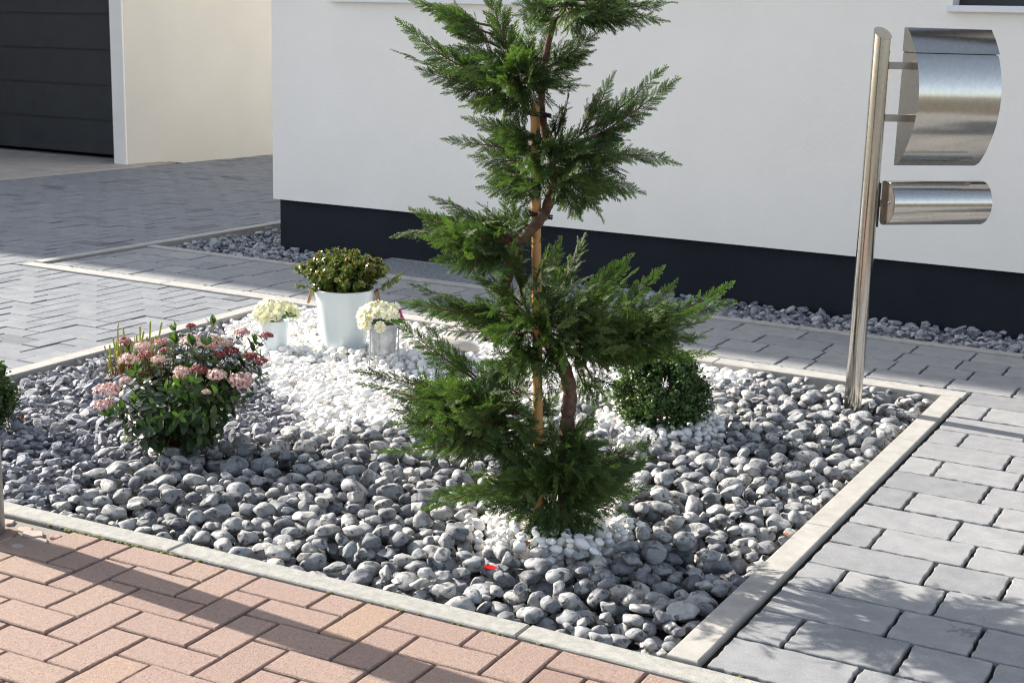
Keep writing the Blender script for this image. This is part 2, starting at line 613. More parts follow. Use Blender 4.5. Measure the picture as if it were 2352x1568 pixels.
# ------------------------------------------------------------------ ground and paving
G_ = [(-80, -80), (80, -80), (80, 80), (-80, 80)]
sheet('ground', G_, -.10, M['ground'])
KLx = lambda y: -4.122 - .049 * (y - 3.618)            # outer edge of the left kerb
front_out = [(-6.5, 2.33), (-4.30, 2.425), (-3.33, 2.472), (-2.345, 2.513), (-1.355, 2.538), (-.36, 2.540), (.63, 2.535), (1.62, 2.53)]


def foy(x):
    return np.interp(x, [p[0] for p in front_out], [p[1] for p in front_out])


# road and red pavement in front (towards the viewer)
sheet('road', [(-40, -9), (40, -9), (40, -1.6), (-40, -1.6)], -.09, M['asphalt'])
sheet('pavement_bed', [(-7, -1.5), (7, -1.5), (7, 2.5), (1.62, 2.53), (-1.355, 2.54), (-3.33, 2.47), (-6.5, 2.33), (-7, 2.3)], -.009, M['redjoint'])
mb = MB()
p_, rot_ = .1012, math.radians(1.6)
ca, sa = math.cos(rot_), math.sin(rot_)
for a in range(-58, 48):
    for b in range(-40, 8):
        cl = (a + b) % 4
        if cl == 0:
            q = [(a, b), (a + 2, b), (a + 2, b + 1), (a, b + 1)]
        elif cl == 2:
            q = [(a, b), (a + 1, b), (a + 1, b + 2), (a, b + 2)]
        else:
            continue
        q = np.array(q, float) * p_
        q = np.stack([-1.535 + q[:, 0] * ca - q[:, 1] * sa, 2.33 + q[:, 0] * sa + q[:, 1] * ca], 1)
        c = q.mean(0)
        if not (-4.6 < c[0] < 1.7 and -1.5 < c[1] < foy(c[0]) + .1):
            continue
        slope = (foy(c[0] + .2) - foy(c[0] - .2)) / .4
        nn = np.array([-slope, 1.0])
        q = clip_poly(q, nn, nn @ np.array([c[0], foy(c[0]) - .006]))
        if len(q) >= 3:
            if c[0] < -2.70 and c[1] > 2.36:      # small setts round the pole's foot
                continue
            near = c[1] > 1.4
            slab(mb, q, 0, .03, .0045, .035 if near else 0, .0011, float(np.clip(rng.normal(.55, .2), 0, 1)), .0025, .0026)
tag(mb.build('pavement', M['red']), None, None, None, 'structure')
mb = MB()
for k in range(400):     # small broken setts round the foot of the pole
    cx_, cy_ = rng.uniform(-3.2, -2.66), rng.uniform(2.33, 2.49)
    if cy_ > foy(cx_) - .03 or (cx_ + 2.84) ** 2 + (cy_ - 2.36) ** 2 < .065 ** 2:
        continue
    r_ = rng.uniform(.016, .032)
    an = np.sort(rng.uniform(0, 2 * PI, 6))
    if any((cx_ - q[0]) ** 2 + (cy_ - q[1]) ** 2 < (r_ + q[2]) ** 2 * .9 for q in getattr(mb, 'done', [])):
        continue
    mb.done = getattr(mb, 'done', []) + [(cx_, cy_, r_)]
    an = np.linspace(0, 2 * PI, 6, endpoint=False) + rng.uniform(-.25, .25, 6)
    slab(mb, np.stack([cx_ + r_ * 1.3 * np.cos(an), cy_ + r_ * np.sin(an)], 1), -.001, .03, .004, .02, .0015, rng.uniform(0, 1), .006)
tag(mb.build('stone_setts', M['sett']), None, None, None, 'structure')
sheet('mortar_patch', [(-3.4, 2.24), (-2.66, 2.28), (-2.645, 2.49), (-3.4, 2.46)], -.0075, M['mortar'])

# front kerb stones
for k in range(len(front_out) - 1):
    (x0, y0), (x1, y1) = front_out[k], front_out[k + 1]
    g = .0015
    mb = MB()
    w0, w1 = (.072, .072)
    slab(mb, [(x0 + g, y0), (x1 - g, y1), (x1 - g, y1 + w1), (x0 + g, y0 + w0)], .004, .12, .005, .05, .0012, rng.uniform(.2, .8), .0005)
    tag(mb.build('kerb', M['frontkerb']), None, None, None, 'structure')

# grey path: rows of slabs along the house and to the right of the bed
rows = [2.629, 2.805, 2.985, 3.165, 3.343, 3.525, 3.707, 3.89, 4.075, 4.262, 4.447, 4.642, 4.835, 5.03, 5.232, 5.44, 5.628, 5.81, 5.995, 6.185]
sheet('path_bed', [(-5.88, 5.36), (-.985, 5.36), (-.985, 2.58), (1.9, 2.58), (1.9, 6.22), (-5.88, 6.22)], -.013, M['joint'])
mb = MB()
first = {0: .29, 1: .11, 2: .29, 3: .11, 4: .29, 5: .11, 6: .28, 7: .11, 8: .29}
lens = [.12, .18, .24, .24, .30]
for k in range(len(rows) - 1):
    y0, y1 = rows[k], rows[k + 1]
    x = -.947
    xs = [x]
    if k < 14:
        fl = first.get(k, .29 if k % 2 == 0 else .11)
        xs.append(x + fl)
        prev = fl
        while xs[-1] < 1.8:
            L = .187 if (len(xs) == 2 and fl > .2) else (.246 if len(xs) == 2 else lens[rng.integers(5)])
            xs.append(xs[-1] + L)
    else:
        x = -5.872 - rng.uniform(0, .15)
        xs = [x]
        while xs[-1] < 1.8:
            xs.append(xs[-1] + lens[rng.integers(5)] * (1.04 if k < 19 else 1))
    for a, b in zip(xs[:-1], xs[1:]):
        a2 = max(a, -5.872)
        yy0 = y0
        if k == 14 and a < -.96:            # the cut row behind the bed's back kerb
            if b > -.93:
                b = -.95
            yy0 = 5.392
        if yy0 >= y1 - .01 or b - a2 < .03:
            continue
        slab(mb, [(a2, yy0), (b, yy0), (b, y1), (a2, y1)], 0, .03, .0032, .018, .0032, float(np.clip(rng.normal(.5, .24), 0, 1)), .0022, .0034)
    if k == 14:
        xx = -.945
        while xx < 1.8:
            L = lens[rng.integers(5)]
            slab(mb, [(xx, y0), (xx + L, y0), (xx + L, y1), (xx, y1)], 0, .03, .0032, .018, .0032, float(np.clip(rng.normal(.5, .24), 0, 1)), .0022, .0034)
            xx += L
tag(mb.build('path', M['paver']), None, None, None, 'structure')


# kerbs round the bed and along the path
def kerb_run(a, b, w, side, top=.006, L=1.0, depth=.12, m_='kerb', off=0.0):
    a, b = np.array(a, float), np.array(b, float)
    T = np.linalg.norm(b - a)
    e = (b - a) / T
    n_ = np.array([-e[1], e[0]]) * side * w
    s = 0.0
    nxt = off if off else L
    mb = MB()
    while s < T - .01:
        t = min(T, nxt)
        p, q = a + e * (s + .001), a + e * (t - .001)
        slab(mb, [p, q, q + n_, p + n_], top, depth, .004, .08, .0006, rng.uniform(.1, .9), .0006)
        s, nxt = t, t + L
    return tag(mb.build('kerb', M[m_]), None, None, None, 'structure')


kerb_run((-.959, 2.620), (-.959, 5.300), .073, 1, .007, 1.0, .12, 'kerb', .99)
kerb_run((-.951, 5.388), (-5.96, 5.395), .088, 1, .007, 1.0, .12)
kerb_run((KLx(2.47) + 0, 2.47), (KLx(5.296), 5.296), .074, -1, .012, 1.0, .12)
kerb_run((-5.885, 5.40), (-5.885, 9.5), .075, 1, .012, 1.0, .12)
kerb_run((-5.880, 6.255), (1.9, 6.255), .062, -1, .007, 1.0, .12)
kerb_run((-9.28, 3.0), (-9.28, 9.80), .06, 1, .006, 1.0, .12)

# driveway in herringbone
sheet('driveway_bed', [(-9.30, 1.0), (KLx(1.0), 1.0), (KLx(5.39), 5.39), (-5.96, 5.39), (-5.96, 15), (-9.30, 15)], -.008, M['greyjoint'])
mb = MB()
p_ = .1045
kn = np.array([1.0, .049])
kd = kn @ np.array([-4.122, 3.618])
for a in range(-52, 10):
    for b in range(-20, 104):
        cl = (a + b) % 4
        if cl == 0:
            q = [(a, b), (a + 2, b), (a + 2, b + 1), (a, b + 1)]
        elif cl == 2:
            q = [(a, b), (a + 1, b), (a + 1, b + 2), (a, b + 2)]
        else:
            continue
        q = np.array(q, float) * p_ + np.array([-4.46, 4.165])
        if q[:, 0].min() > -4.0 or q[:, 0].max() < -9.28:
            continue
        q = clip_poly(q, np.array([-1.0, 0]), 9.278)
        zs = []
        if q[:, 0].max() < -5.965:
            zs = [q]
        else:
            if q[:, 1].min() < 5.29:
                zs.append(clip_poly(clip_poly(q, kn, kd - .004), np.array([0, 1.0]), 5.297))
            if q[:, 1].max() > 5.31 and q[:, 0].min() < -5.966:
                zs.append(clip_poly(clip_poly(q, np.array([1.0, 0]), -5.966), np.array([0, -1.0]), -5.297))
        tn = float(np.clip(rng.normal(.6, .18), 0, 1)) if rng.random() > .05 else .03
        for z_ in zs:
            if len(z_) >= 3:
                slab(mb, z_, 0, .03, .004, 0, 0, tn, .004, .0022)
tag(mb.build('driveway', M['drive']), None, None, None, 'structure')
mb = MB()
for a in range(0, 22):
    for b in range(0, 26):
        x0 = -14.0 + a * .24 + (b % 2) * .12
        y0 = 5.6 + b * .18
        slab(mb, clip_poly(np.array([(x0, y0), (x0 + .24, y0), (x0 + .24, y0 + .18), (x0, y0 + .18)]), np.array([1.0, 0]), -9.345), 0, .03, .004, 0, 0, rng.uniform(0, 1), .001, .003)
tag(mb.build('forecourt', M['fore']), None, None, None, 'structure')
sheet('forecourt_bed', [(-14.2, 5.5), (-9.30, 5.5), (-9.30, 10.4), (-14.2, 10.4)], -.010, M['greyjoint'])
sheet('bed_soil', [(-4.2, 2.45), (-.99, 2.6), (-.99, 5.33), (-4.2, 5.33)], -.078, M['soil'])
sheet('strip_soil', [(-5.89, 6.25), (1.9, 6.25), (1.9, 6.9), (-5.2, 6.9), (-5.2, 9.5), (-5.89, 9.5)], -.078, M['soil'])

# ------------------------------------------------------------------ stones dropped on a height field


class Drop:
    def __init__(self, x0, y0, x1, y1, floor, res=.004):
        self.x0, self.y0, self.res = x0, y0, res
        self.nx, self.ny = int((x1 - x0) / res), int((y1 - y0) / res)
        self.H = np.full((self.nx, self.ny), floor)
        self.out = []

    def place(self, cand, a, b, c, yaw, sink=.22):
        res = self.res
        R_ = max(a, b)
        m_ = int(R_ / res) + 1
        gx, gy = np.meshgrid(np.arange(-m_, m_ + 1) * res, np.arange(-m_, m_ + 1) * res, indexing='ij')
        cy_, sy_ = math.cos(yaw), math.sin(yaw)
        u = (gx * cy_ + gy * sy_) / a
        v = (-gx * sy_ + gy * cy_) / b
        r2 = u * u + v * v
        ok = r2 < .96
        prof = np.where(ok, c * np.sqrt(np.clip(1 - r2, 0, 1)), 0)
        best = None
        for (x, y) in cand:
            i, j = int((x - self.x0) / res), int((y - self.y0) / res)
            if i < m_ or j < m_ or i + m_ >= self.nx or j + m_ >= self.ny:
                continue
            Hs = self.H[i - m_:i + m_ + 1, j - m_:j + m_ + 1]
            z = (Hs + prof)[ok].max() - c * sink
            if best is None or z < best[0]:
                best = (z, x, y, i, j)
        if best is None:
            return None
        z, x, y, i, j = best
        Hs = self.H[i - m_:i + m_ + 1, j - m_:j + m_ + 1]
        Hs[ok] = np.maximum(Hs, z + prof)[ok]
        return np.array([x, y, z])


def stone_shapes(n, sub, cuts, depth, noise=.0):
    V0, F = ICO[sub]
    out = []
    for k in range(n):
        V = V0.copy()
        for _ in range(rng.integers(cuts[0], cuts[1] + 1)):
            nn = unit(rng.normal(size=3))
            d = rng.uniform(*depth)
            ex = V @ nn - d
            V = V - np.clip(ex, 0, None)[:, None] * nn * rng.uniform(.8, 1.0)
        if noise:
            for _ in range(4):
                kx = rng.normal(size=3) * 2.2
                V = V * (1 + noise * np.sin(V0 @ kx + rng.uniform(0, 6)))[:, None]
        V = V - V.mean(0)
        V = V / np.abs(V).max(0)
        out.append(V)
    return out, F


def rot_small(yaw, tilt):
    ax = rng.normal(size=3)
    return np.array(Matrix.Rotation(yaw, 3, 'Z') @ Matrix.Rotation(rng.normal(0, tilt), 3, Vector(ax / np.linalg.norm(ax))))


def inside(poly, x, y):
    c = False
    n = len(poly)
    j = n - 1
    for i in range(n):
        xi, yi = poly[i]
        xj, yj = poly[j]
        if (yi > y) != (yj > y) and x < (xj - xi) * (y - yi) / (yj - yi) + xi:
            c = not c
        j = i
    return c


WHITE = [(-4.25, 5.32), (-4.16, 4.86), (-3.85, 4.50), (-3.42, 4.17), (-3.14, 3.92), (-2.86, 3.70), (-2.70, 3.52), (-2.58, 3.68),
         (-2.48, 3.86), (-2.36, 4.05), (-2.2, 4.3), (-2.04, 4.47), (-1.9, 4.75), (-1.74, 5.02), (-1.66, 5.14), (-1.75, 5.32)]
GRAV = [(-4.3, 2.3), (-2.84, 2.3), (-2.84, 2.56), (-2.88, 2.72), (-2.96, 2.94), (-2.88, 3.18), (-2.76, 3.38), (-2.70, 3.52), (-2.86, 3.70),
        (-3.14, 3.92), (-3.42, 4.17), (-3.85, 4.50), (-4.16, 4.86), (-4.3, 5.3)]
TREE_C = np.array([-1.585, 3.168])
BOX_C = np.array([-1.747, 4.262])


def zone(x, y):
    if (x - TREE_C[0]) ** 2 + (y - TREE_C[1]) ** 2 < .178 ** 2:
        return 'w2'
    if (x - BOX_C[0]) ** 2 + (y - BOX_C[1]) ** 2 < .185 ** 2:
        return 'w2'
    if inside(WHITE, x, y):
        return 'w'
    if inside(GRAV, x, y):
        return 'g'
    return 'c'


def in_bed(x, y, r):
    return x < -1.037 - r * .7 and y > foy(x) + .074 + r * .7 and y < 5.298 - r * .7 and x > KLx(y) + .078 + r * .7


D = Drop(-4.4, 2.3, -.9, 5.4, -.075)
# keep stones clear of kerbs
xs_ = D.x0 + np.arange(D.nx) * D.res
ys_ = D.y0 + np.arange(D.ny) * D.res
gy0 = np.interp(xs_, [p[0] for p in front_out], [p[1] for p in front_out]) + .072
stones = {'c': [], 'g': [], 'w': [], 'w2': []}
spec_ = {'c': (2500, .9), 'g': (5600, .9), 'w': (6600, .9), 'w2': (900, .9)}
pts = rng.uniform([-4.3, 2.4], [-1.0, 5.35], (90000, 2))
jit = rng.normal(0, .018, (90000, 2))
byz = {'c': [], 'g': [], 'w': [], 'w2': []}
for (x, y), (jx, jy) in zip(pts, jit):
    if in_bed(x, y, .015):
        zz_ = zone(x + jx, y + jy)
        if zz_ == 'c' and (math.hypot(x - TREE_C[0], y - TREE_C[1]) < .186 or math.hypot(x - BOX_C[0], y - BOX_C[1]) < .19):
            continue
        byz[zz_].append((x, y))


def run_drop(key, N, size, K, maxz):
    P = byz[key]
    if not P:
        return
    P = np.array(P)
    for k in range(N):
        a, b, c = size()
        cand = P[rng.integers(0, len(P), K)]
        cand = [q for q in cand if in_bed(q[0], q[1], a)]
        yaw = rng.uniform(0, PI)
        r = D.place(cand, a, b, c, yaw)
        if r is None:
            continue
        if r[2] + c > maxz(r):
            continue
        stones[key].append((r, a, b, c, yaw))


def mound(r):
    e = min(-1.037 - r[0], r[1] - foy(r[0]) - .07, 5.298 - r[1], r[0] - KLx(r[1]) - .08)
    return .008 + .036 * min(1, max(0, e) / .25)


def s_c():
    L = np.clip(rng.lognormal(math.log(.0285), .26), .014, .046)
    return L, L * rng.uniform(.58, .88), L * rng.uniform(.42, .70)


def s_g():
    L = np.clip(rng.lognormal(math.log(.0165), .36), .007, .034)
    return L, L * rng.uniform(.55, .9), L * rng.uniform(.35, .6)


def s_w():
    L = np.clip(rng.lognormal(math.log(.0158), .25), .010, .028)
    return L, L * rng.uniform(.65, .9), L * rng.uniform(.5, .75)


def s_w2():
    L = np.clip(rng.lognormal(math.log(.0155), .2), .010, .026)
    return L, L * rng.uniform(.65, .9), L * rng.uniform(.5, .75)


def s_w2m(r):
    return mound(r) + .012


run_drop('w2', 1500, s_w2, 8, s_w2m)
run_drop('c', 3300, s_c, 7, mound)
run_drop('g', 7000, s_g, 6, mound)
run_drop('w', 8500, s_w, 6, mound)
run_drop('w2', 900, s_w2, 8, s_w2m)

cshapes, CF = stone_shapes(40, 3, (4, 9), (.50, .86), .06)
gshapes, GF = stone_shapes(30, 2, (9, 14), (.30, .72), .04)
wshapes, WF = stone_shapes(16, 2, (2, 4), (.55, .85), .04)


def stone_verts(shape, s, tilt=.22):
    r, a, b, c, yaw = s
    Rm = rot_small(yaw, tilt)
    return (shape * np.array([a, b, c])) @ Rm.T


def stone_stuff(name, lst, shapes, F, m_, smooth, label, cat, tilt=.22):
    mb = MB()
    Vs, tn = [], []
    for s in lst:
        Vs.append(stone_verts(shapes[rng.integers(len(shapes))], s, tilt) + s[0])
        tn.append(rng.random())
    nv = len(shapes[0])
    N = len(Vs)
    mb.add(np.concatenate(Vs), [(F[None] + (np.arange(N) * nv)[:, None, None]).reshape(-1, 3)], np.repeat(tn, nv))
    o = mb.build(name, m_, smooth=smooth)
    return tag(o, label, cat, None, 'stuff')


# the 300 cobbles that show largest are things of their own, the rest one mass
cs = stones['c']
P = np.array([s[0] for s in cs])
pj = proj(P)
size_px = np.array([s[1] * s[2] for s in cs]) ** .5 / pj[:, 2]
topz = np.array([s[0][2] + s[3] for s in cs])
vis = (pj[:, 0] > 20) & (pj[:, 0] < PW - 20) & (pj[:, 1] < PH - 10)
hidden = []
for i, s in enumerate(cs):
    gi, gj = int((s[0][0] - D.x0) / D.res), int((s[0][1] - D.y0) / D.res)
    hidden.append(D.H[gi, gj] > topz[i] + .004)
hidden = np.array(hidden)
score = size_px * vis * (~hidden)
order = np.argsort(-score)
big = set(order[:300].tolist())
for i in order[:300]:
    s = cs[i]
    mb = MB()
    mb.add(stone_verts(cshapes[rng.integers(len(cshapes))], s), [CF], float(np.clip(rng.normal(.52, .27), 0, 1)))
    o = mb.build('cobblestone', M['cob'], smooth=True)
    o.location = s[0]
    tag(o, 'large smooth grey cobblestone lying in the near part of the stone bed', 'cobblestone', 'large grey cobbles in the near part of the bed')
stone_stuff('cobble_fill', [s for i, s in enumerate(cs) if i not in big], cshapes, CF, M['cob'], True,
            'mass of smaller rounded grey cobbles filling the bed round the conifer', 'cobbles')
stone_stuff('dark_gravel', stones['g'], gshapes, GF, M['dgr'], False, 'crushed blue grey gravel in the left part of the bed around the pink flowering shrub', 'gravel', .5)
stone_stuff('white_gravel', stones['w'], wshapes, WF, M['wgr'], True, 'bright white pebbles spread under the pots at the back of the bed', 'gravel', .4)
stone_stuff('white_pebbles', stones['w2'], wshapes, WF, M['wgr'], True, 'white pebbles ringing the foot of the conifer and of the box ball', 'gravel', .4)

# crushed stone along the house wall
GX0, GX1 = -4.50, -3.42
D = Drop(-6.0, 6.15, 1.6, 9.0, -.075, .006)
ws = []
for k in range(6400):
    L = np.clip(rng.lognormal(math.log(.0185), .32), .009, .036)
    a, b, c = L, L * rng.uniform(.6, .9), L * rng.uniform(.45, .7)
    cand = []
    for _ in range(6):
        if rng.random() < .9:
            x, y = rng.uniform(-5.85, 1.4), rng.uniform(6.285, 6.74)
        else:
            x, y = rng.uniform(-5.85, -5.36), rng.uniform(6.7, 8.6)
        if GX0 - .02 < x < GX1 + .02:
            continue
        if y < 6.27 + a or y > 6.752 and x > -5.33 - a:
            continue
        cand.append((x, y))
    r = D.place(cand, a, b, c, 0) if cand else None
    if r is None or r[2] + c > -.01 + .05 * min(1, (r[1] - 6.25) / .3) + rng.uniform(0, .012):
        continue
    ws.append((r, a, b, c, 0.0))
stone_stuff('wall_gravel', ws, gshapes, GF, M['dgr'], False, 'strip of crushed grey stone along the foot of the house wall', 'gravel', .5)

# moss tufts in the joint beside the front kerb
mb = MB()
for k in range(260):
    x = rng.uniform(-2.95, -.4) if rng.random() < .5 else rng.uniform(-2.95, -2.2)
    if math.sin(x * 7) + rng.normal(0, .5) < .2:
        continue
    s = rng.uniform(.003, .007)
    V = ICO[1][0] * np.array([s * 1.6, s * .6, s * .6]) * rng.uniform(.7, 1.3, (len(ICO[1][0]), 1)) + np.array([x, foy(x) - .003 + rng.normal(0, .002), -.003])
    mb.add(V, [ICO[1][1]])
for k in range(90):
    x = rng.uniform(-.9, .2)
    s = rng.uniform(.003, .006)
    V = ICO[1][0] * np.array([s * 1.6, s * .7, s * .6]) * rng.uniform(.7, 1.3, (len(ICO[1][0]), 1)) + np.array([x, 2.619 + rng.normal(0, .003), -.004])
    mb.add(V, [ICO[1][1]])
tag(mb.build('moss', M['moss'], smooth=True), 'green moss growing in the joint along the front kerb', 'moss', None, 'stuff')

# ------------------------------------------------------------------ house, garage, neighbour
WY = 6.73
HX0, HX1 = -5.35, 5.5
house = thing('house', 'white rendered house with dark grey plinth behind the stone bed', 'house', (HX0, WY, 0))
mb = MB()
Z0, ZS, ZT, ZE = .283, 1.452, 2.55, 5.6
wins = [(-4.90, -3.30), (-1.425, -.1)]
edges = [HX0, wins[0][0], wins[0][1], wins[1][0], wins[1][1], HX1]
T_ = .30
box(mb, (HX0, WY, Z0), (HX1, WY + T_, ZS))
for a, b in ((HX0, wins[0][0]), (wins[0][1], wins[1][0]), (wins[1][1], HX1)):
    box(mb, (a, WY, ZS), (b, WY + T_, ZT))
box(mb, (HX0, WY, ZT), (HX1, WY + T_, ZE))
box(mb, (HX0, WY + T_, Z0), (HX0 + .3, 15, ZE))
box(mb, (HX1 - .3, WY + T_, Z0), (HX1, 15, ZE))
box(mb, (HX0 + .3, 14.7, Z0), (HX1 - .3, 15, ZE))
part_of(mb.build('wall', M['render']), house)
mb = MB()
box(mb, (HX0 + .03, WY + .03, -.2), (HX1 - .03, 14.97, Z0 - .001))
part_of(mb.build('plinth', M['plinth']), house)
for (a, b) in wins:
    mb = MB()
    box(mb, (a - .02, WY - .035, ZS - .002), (b + .02, WY + .0, ZS + .026))
    sill = mb
    fr = MB()
    yf = WY + .14
    for q in (((a, yf, ZS), (a + .06, yf + .07, ZT)), ((b - .06, yf, ZS), (b, yf + .07, ZT)), ((a + .06, yf, ZT - .07), (b - .06, yf + .07, ZT)),
              ((a + .06, yf, ZS), (b - .06, yf + .07, ZS + .075)), (((a + b) / 2 - .04, yf, ZS + .075), ((a + b) / 2 + .04, yf + .07, ZT - .07))):
        box(fr, *q)
    w = part_of(fr.build('window', M['darkframe']), house)
    box(sill, (a + .001, WY + .001, ZS + .001), (b - .001, yf - .001, ZS + .02))
    s_ = sill.build('sill', M['whitemetal'])
    part_of(s_, w)
    pn = MB()
    box(pn, (a + .05, yf + .03, ZS + .05), (b - .05, yf + .04, ZT - .05))
    part_of(pn.build('pane', M['glass']), w)
mb = MB()
rf = [(HX0 - .35, WY - .5, ZE + .001), (HX1 + .35, WY - .5, ZE + .001), (HX1 + .35, 10.9, ZE + 2.4), (HX0 - .35, 10.9, ZE + 2.4), (HX1 + .35, 15.5, ZE + .001), (HX0 - .35, 15.5, ZE + .001)]
V = np.array(rf)
V2 = V + np.array([0, 0, .18])
mb.add(np.concatenate([V, V2]), [np.array([(0, 3, 2, 1), (3, 5, 4, 2), (6, 7, 8, 9), (9, 8, 10, 11), (0, 1, 7, 6), (5, 11, 10, 4)]),
                                 np.array([(0, 6, 9, 3), (3, 9, 11, 5), (1, 2, 8, 7), (2, 4, 10, 8)])])
part_of(mb.build('roof', M['rooftile']), house)

# garage with a sectional door
gar = thing('garage', 'cream rendered garage with anthracite sectional door at the end of the driveway', 'garage', (-9.536, 9.84, 0))
mb = MB()
box(mb, (-9.672, 9.835, -.2), (-9.536, 16.5, 3.0))
box(mb, (-13.0, 9.835, -.2), (-12.75, 16.5, 3.0))
box(mb, (-12.75, 9.835, 2.35), (-9.672, 10.2, 3.0))
box(mb, (-12.75, 16.2, -.2), (-9.672, 16.5, 3.0))
part_of(mb.build('wall', M['garage']), gar)
mb = MB()
box(mb, (-9.690, 9.815, 0.0), (-9.538, 9.8345, 3.0))
part_of(mb.build('pier_lit_face', M['render']), gar)  # thin skin: light on the pier front painted as a paler colour
dr = MB()
H = .335
for k in range(7):
    z = .03 + k * H
    for (y_, z0_, z1_) in ((10.13, z + .012, z + H - .012), (10.145, z + H - .012, z + H + .012)):
        box(dr, (-12.74, y_, max(.012, z0_)), (-9.68, y_ + .03, z1_))
part_of(dr.build('door', M['door']), gar)
mb = MB()
box(mb, (-13.15, 9.7, 3.001), (-9.4, 16.6, 3.2))
part_of(mb.build('roof', M['rooftile']), gar)

# the tall house further left whose eaves throw the long shadow over driveway and path
nb = thing('neighbour_house', 'tall white house to the left beyond the driveway, casting the long shadow', 'house', (-13.6, 6.9, 0))
mb = MB()
box(mb, (-25, 6.9, -.2), (-13.6, 11.0, 8.0))
part_of(mb.build('wall', M['render']), nb)
mb = MB()
V = np.array([(-25.4, 6.44, 7.72), (-13.3, 6.44, 7.72), (-13.3, 9.0, 9.3), (-25.4, 9.0, 9.3), (-13.3, 11.5, 7.72), (-25.4, 11.5, 7.72)])
V2 = V + np.array([0, 0, .2])
mb.add(np.concatenate([V, V2]), [np.array([(0, 3, 2, 1), (3, 5, 4, 2), (6, 7, 8, 9), (9, 8, 10, 11), (0, 1, 7, 6), (5, 11, 10, 4)]),
                                 np.array([(0, 6, 9, 3), (3, 9, 11, 5), (1, 2, 8, 7), (2, 4, 10, 8)])])
part_of(mb.build('roof', M['rooftile']), nb)

# light well grate
gr = thing('light_well_grate', 'galvanised mesh grate over the light well at the foot of the house wall', 'grate', (GX0, 6.27, 0))
mb = MB()
y0, y1 = 6.262, 6.752
for x in np.arange(GX0 + .012, GX1 - .01, .0305):
    box(mb, (x, y0 + .02, -.02), (x + .0032, y1 - .012, .003))
for y in np.arange(y0 + .03, y1 - .015, .0305):
    box(mb, (GX0 + .01, y, -.012), (GX1 - .01, y + .005, .0022))
part_of(mb.build('mesh', M['grate']), gr)
mb = MB()
for q in (((GX0, y0, -.03), (GX1, y0 + .02, .004)), ((GX0, y1 - .012, -.03), (GX1, y1, .004)), ((GX0, y0 + .02, -.03), (GX0 + .01, y1 - .012, .004)), ((GX1 - .01, y0 + .02, -.03), (GX1, y1 - .012, .004))):
    box(mb, *q)
part_of(mb.build('frame', M['grate']), gr)
mb = MB()
box(mb, (GX0 - .012, y0 - .004, -.6), (GX0 - .001, y1, -.005))
box(mb, (GX1 + .001, y0 - .004, -.6), (GX1 + .012, y1, -.005))
box(mb, (GX0 - .001, y0 - .012, -.6), (GX1 + .001, y0 - .001, -.005))
box(mb, (GX0 - .001, y0, -.6), (GX1 + .001, y1, -.075))  # dark block close under the mesh, deep shade put into its colour
part_of(mb.build('shaft', M['pit']), gr)

# ------------------------------------------------------------------ letterbox
PB = np.array([-1.273, 4.944, 0.0])
th = math.radians(43)
TX = np.array([math.cos(th), math.sin(th), 0])      # along the box, left to right
TN = np.array([math.sin(th), -math.cos(th), 0])     # out of its front
UZ = np.array([0, 0, 1.0])
PR = .031
mbx = thing('letterbox', 'brushed steel letterbox with newspaper tube on a round steel post beside the path', 'letterbox', PB)
mb = MB()
n = 48
ang = np.linspace(0, 2 * PI, n, endpoint=False)
ring = np.stack([np.cos(ang) * PR, np.sin(ang) * PR], 1)
zt = 1.334 - .22 * (ring @ RV[:2]) + .66 * (ring @ NV[:2])
V = np.concatenate([np.concatenate([PB[:2] + ring, np.full((n, 1), -.07)], 1), np.concatenate([PB[:2] + ring, zt[:, None]], 1)])
i = np.arange(n)
mb.add(V, [np.stack([i, (i + 1) % n, n + (i + 1) % n, n + i], 1)])
post = part_of(mb.build('post', M['steel'], smooth=True), mbx)
mb = MB()
capv = np.concatenate([np.concatenate([PB[:2] + ring * .995, zt[:, None] + .0006], 1), [[PB[0], PB[1], 1.3346]]])
mb.add(capv, [np.stack([i, (i + 1) % n, np.full(n, n)], 1)])
part_of(mb.build('cap', M['steel']), post)


def profile_box(mb, org, L, prof, mi=0, ends=True, thick=None):
    """extrude a closed profile [(depth, height)] along TX"""
    prof = np.array(prof)
    A = org + prof[:, :1] * TN + prof[:, 1:] * UZ
    B = A + TX * L
    n = len(prof)
    i = np.arange(n)
    mb.add(np.concatenate([A, B]), [np.stack([i, n + i, n + (i + 1) % n, (i + 1) % n], 1)], .5, mi)
    if ends:
        for Q in (A, B):
            c = Q.mean(0)
            mb.add(np.concatenate([Q, [c]]), [np.stack([i, (i + 1) % n, np.full(n, n)], 1)], .5, mi)


BX = PB + TX * (PR + .084) + TN * (-.055)
LB, zb, zt_ = .322, .876, 1.357
zh = zt_ - zb
fs = np.linspace(0, 1, 40)
dep = .012 + .118 * np.sin(PI * np.clip(fs, 0, 1)) ** .72
arc = [(d if 0 < f < 1 else (.006 if f == 0 else .022), zb + f * zh) for f, d in zip(fs, dep)]
arc = np.array(arc)
split = zb + zh * .822
lo = [q for q in arc if q[1] <= split - .003]
hi = [q for q in arc if q[1] >= split + .004]
dsp = np.interp(split, arc[:, 1], arc[:, 0])
lo = [(0, zb)] + [tuple(q) for q in lo] + [(dsp, split - .002), (0, split - .002)]
hi = [(0, split + .004)] + [(dsp + .002, split + .001)] + [(q[0] + .0015, q[1]) for q in hi] + [(0, zt_)]
mb = MB()
profile_box(mb, BX, LB, lo)
body = part_of(mb.build('box_body', M['steel']), mbx)
mb = MB()
profile_box(mb, BX - TX * .003, LB + .008, hi)
part_of(mb.build('lid', M['steel']), mbx)
mb = MB()
obox(mb, BX + TX * LB / 2 + TN * (dsp / 2 - .004) + UZ * (split + .0005), [TX, TN, UZ], (LB / 2 - .002, dsp / 2 - .006, .003))
